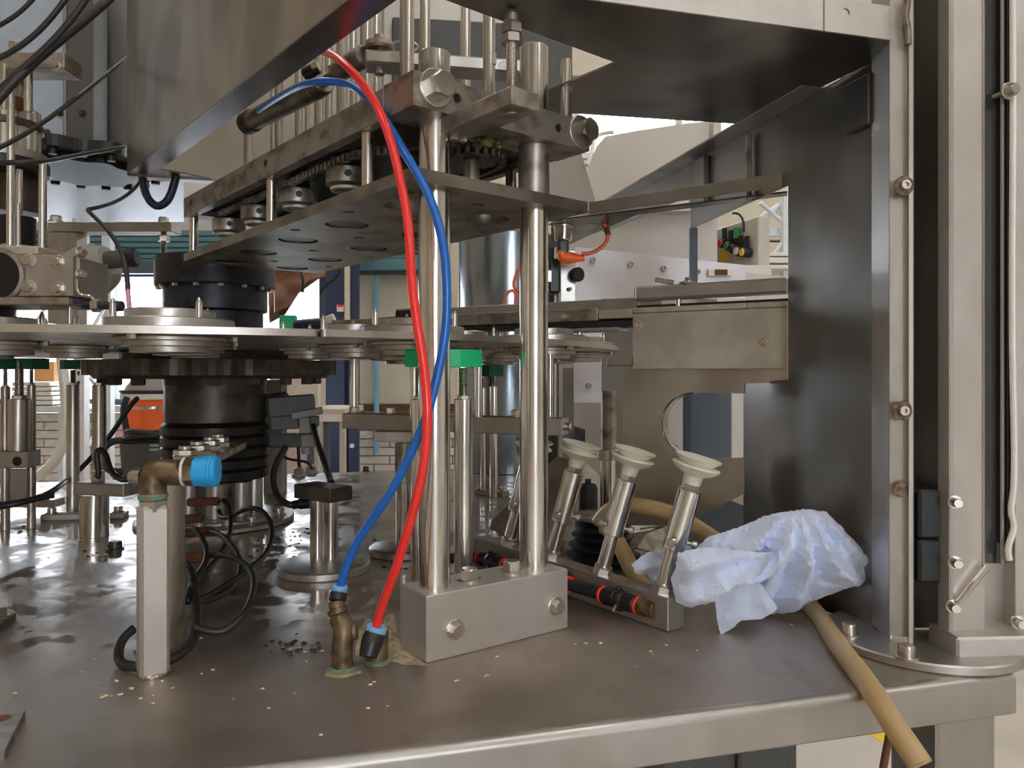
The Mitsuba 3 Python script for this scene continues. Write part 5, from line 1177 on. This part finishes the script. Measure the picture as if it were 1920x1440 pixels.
t.part('band', vcyl(q, z_at(765, 3.6), z_at(760, 3.6), .1415, n=44), 'tin'); t.part('base', turn([(0, 0), (.15, 0), (.15, .4), (0, .4)], [*q, 0], n=32), 'dark_paint')
t.part('hose', ptube([(238, 745, 3.3), (232, 770, 3.3), (236, 800, 3.35), (240, 825, 3.4)], .014), 'blue_cable')
t = Thing('cable_basket', 'dark bucket filled with coiled black cable in front of the vacuum cleaner', 'bucket')
q = XY(285, 3.1)
t.part('bucket', turn([(0, .5), (.09, .5), (.118, z_at(828, 3.1)), (.112, z_at(828, 3.1)), (0, z_at(845, 3.1))], [*q, 0], n=36), 'dark_paint'); t.part('stand', vcyl(q, 0, .5, .085), 'dark_paint')
for k in range(5): t.part('coil', place(trimesh.creation.torus(.085 + .006 * (k % 3), .009, major_sections=36, minor_sections=8), [q[0], q[1], z_at(828 - k * 4, 3.1)], unit(V(.1 * math.sin(k * 2), .1 * math.cos(k * 3), 1))), 'rubber')
t.part('handle', place(trimesh.creation.torus(.062, .014, major_sections=36, minor_sections=10), P(222, 855, 3.05), unit(V(.25, -1, .1))), 'rubber'); t.part('handle_stand', vcyl(XY(222, 3.05), 0, z_at(880, 3.05), .02), 'rubber')
for y in (835, 843): t.part('clip', box(P(289, y, 2.975), [.035, .006, .010]), 'tin')
t = Thing('steel_column', 'navy blue hall column with a beige pipe, sticker and round knob', 'hall column')
q = XY(629, 4.9); t.part('flange', box([q[0], q[1], 2.5], [.125, .05, 4.999]), 'navy'); q2 = XY(664, 4.9); t.part('flange', box([q2[0], q2[1], 2.5], [.062, .05, 4.999]), 'navy'); t.part('web', box([XY(645, 5.0)[0], 5.05, 2.5], [.17, .08, 4.999]), 'navy')
t.part('pipe', vcyl(XY(651, 4.86), z_at(620, 4.86), 4.99, .018), 'beige_wall'); t.part('sticker', box(P(638, 578, 4.865), [.044, .004, .044]), 'print_white'); t.part('sticker_print', box(P(638, 573, 4.862), [.034, .004, .014]), 'red_knob'); t.part('knob', turn([(0, 0), (.016, 0), (.014, .012), (0, .014)], P(660, 836, 4.865), (0, -1, 0), 24), 'white_paint')
t = Thing('wall_pipe', 'pale blue vertical pipe on the beige wall right of the navy column', 'pipe', mesh=vcyl(XY(706, YB - .05), z_at(850, YB - .05), z_at(500, YB - .05), .019), mat='pale_blue')
t = Thing('shutter_box', 'teal slatted shutter box across the top of the window', 'shutter')
for i in range(5): t.part('slat', box(P(400, 438 + i * 11, YB - .12 + .012 * i), [3.1, .06, .036], b=.006), 'teal')
t.part('bottom_bar', box(P(400, 502, YB - .1), [3.1, .07, .085]), 'steel_blue'); t.part('right_box', box(P(740, 497, YB - .14), [.62, .10, .075]), 'teal'); t.part('right_edge', box(P(740, 511, YB - .10), [.62, .06, .03]), 'dark_paint')
t = Thing('copper_duct', 'brown foil sheet duct slanting down behind the turret column', 'duct')
t.part('sheet', plate3([P(500, 470, 2.9), P(570, 470, 2.9), P(612, 517, 2.9), P(560, 545, 2.8), P(535, 590, 2.75), P(505, 600, 2.7)], .01), 'copper_duct'); t.part('fold', plate3([P(512, 480, 2.8), P(612, 516, 2.84), P(575, 530, 2.8), P(545, 570, 2.7), P(515, 585, 2.66)], .008), 'copper_duct')
for px in ([(560, 500, 2.7), (568, 525, 2.7), (567, 548, 2.7)], [(632, 495, 2.7), (634, 515, 2.7), (618, 530, 2.7), (600, 552, 2.7)]): t.part('wire', ptube([*px], .005), 'cable')
t.part('hanger', cyl(P(530, 500, 2.9), V(*XY(530, 2.9), 4.99), .006), 'cable')
t = Thing('white_cupboard', 'pale cupboard seen under the disc right of the turret column', 'cupboard')
t.part('body', box(P(560, 790, 4.4), [.24, .3, .62]), 'machine_white'); t.part('edge', box(P(598, 790, 4.3), [.012, .02, .6]), 'white_paint'); t.part('base', box([P(560, 790, 4.4)[0], 4.4, .30], [.22, .28, .6]), 'grey_paint')
t = Thing('work_bench', 'grey-topped workbench with beige frame in front of the navy column', 'workbench')
a = P(600, 768, 4.0)
t.part('top', box(a + V(.03, .2, -.01), [.22, .5, .03]), 'wood_pale'); t.part('rail', box(a + V(.05, -.04, -.04), [.16, .02, .04]), 'white_paint')
for dx in (-.05, .035, .12): t.part('leg', box([a[0] + dx, 4.0, (a[2] - .03) / 2], [.028, .04, a[2] - .03]), 'wood_pale' if dx > .1 else 'steel_blue')
t = Thing('green_crate', 'small green crate and dark valve on the disc rim against the window', 'crate')
t.part('crate', box(P(541, 612, 2.2), [.045, .06, .06], .2), 'green'); t.part('valve', cyl(P(552, 612, 2.1), P(615, 606, 2.1), .017, .004), 'blue_cable'); t.part('valve_end', cyl(P(612, 604, 2.1), P(628, 598, 2.1), .016), 'white_ring')
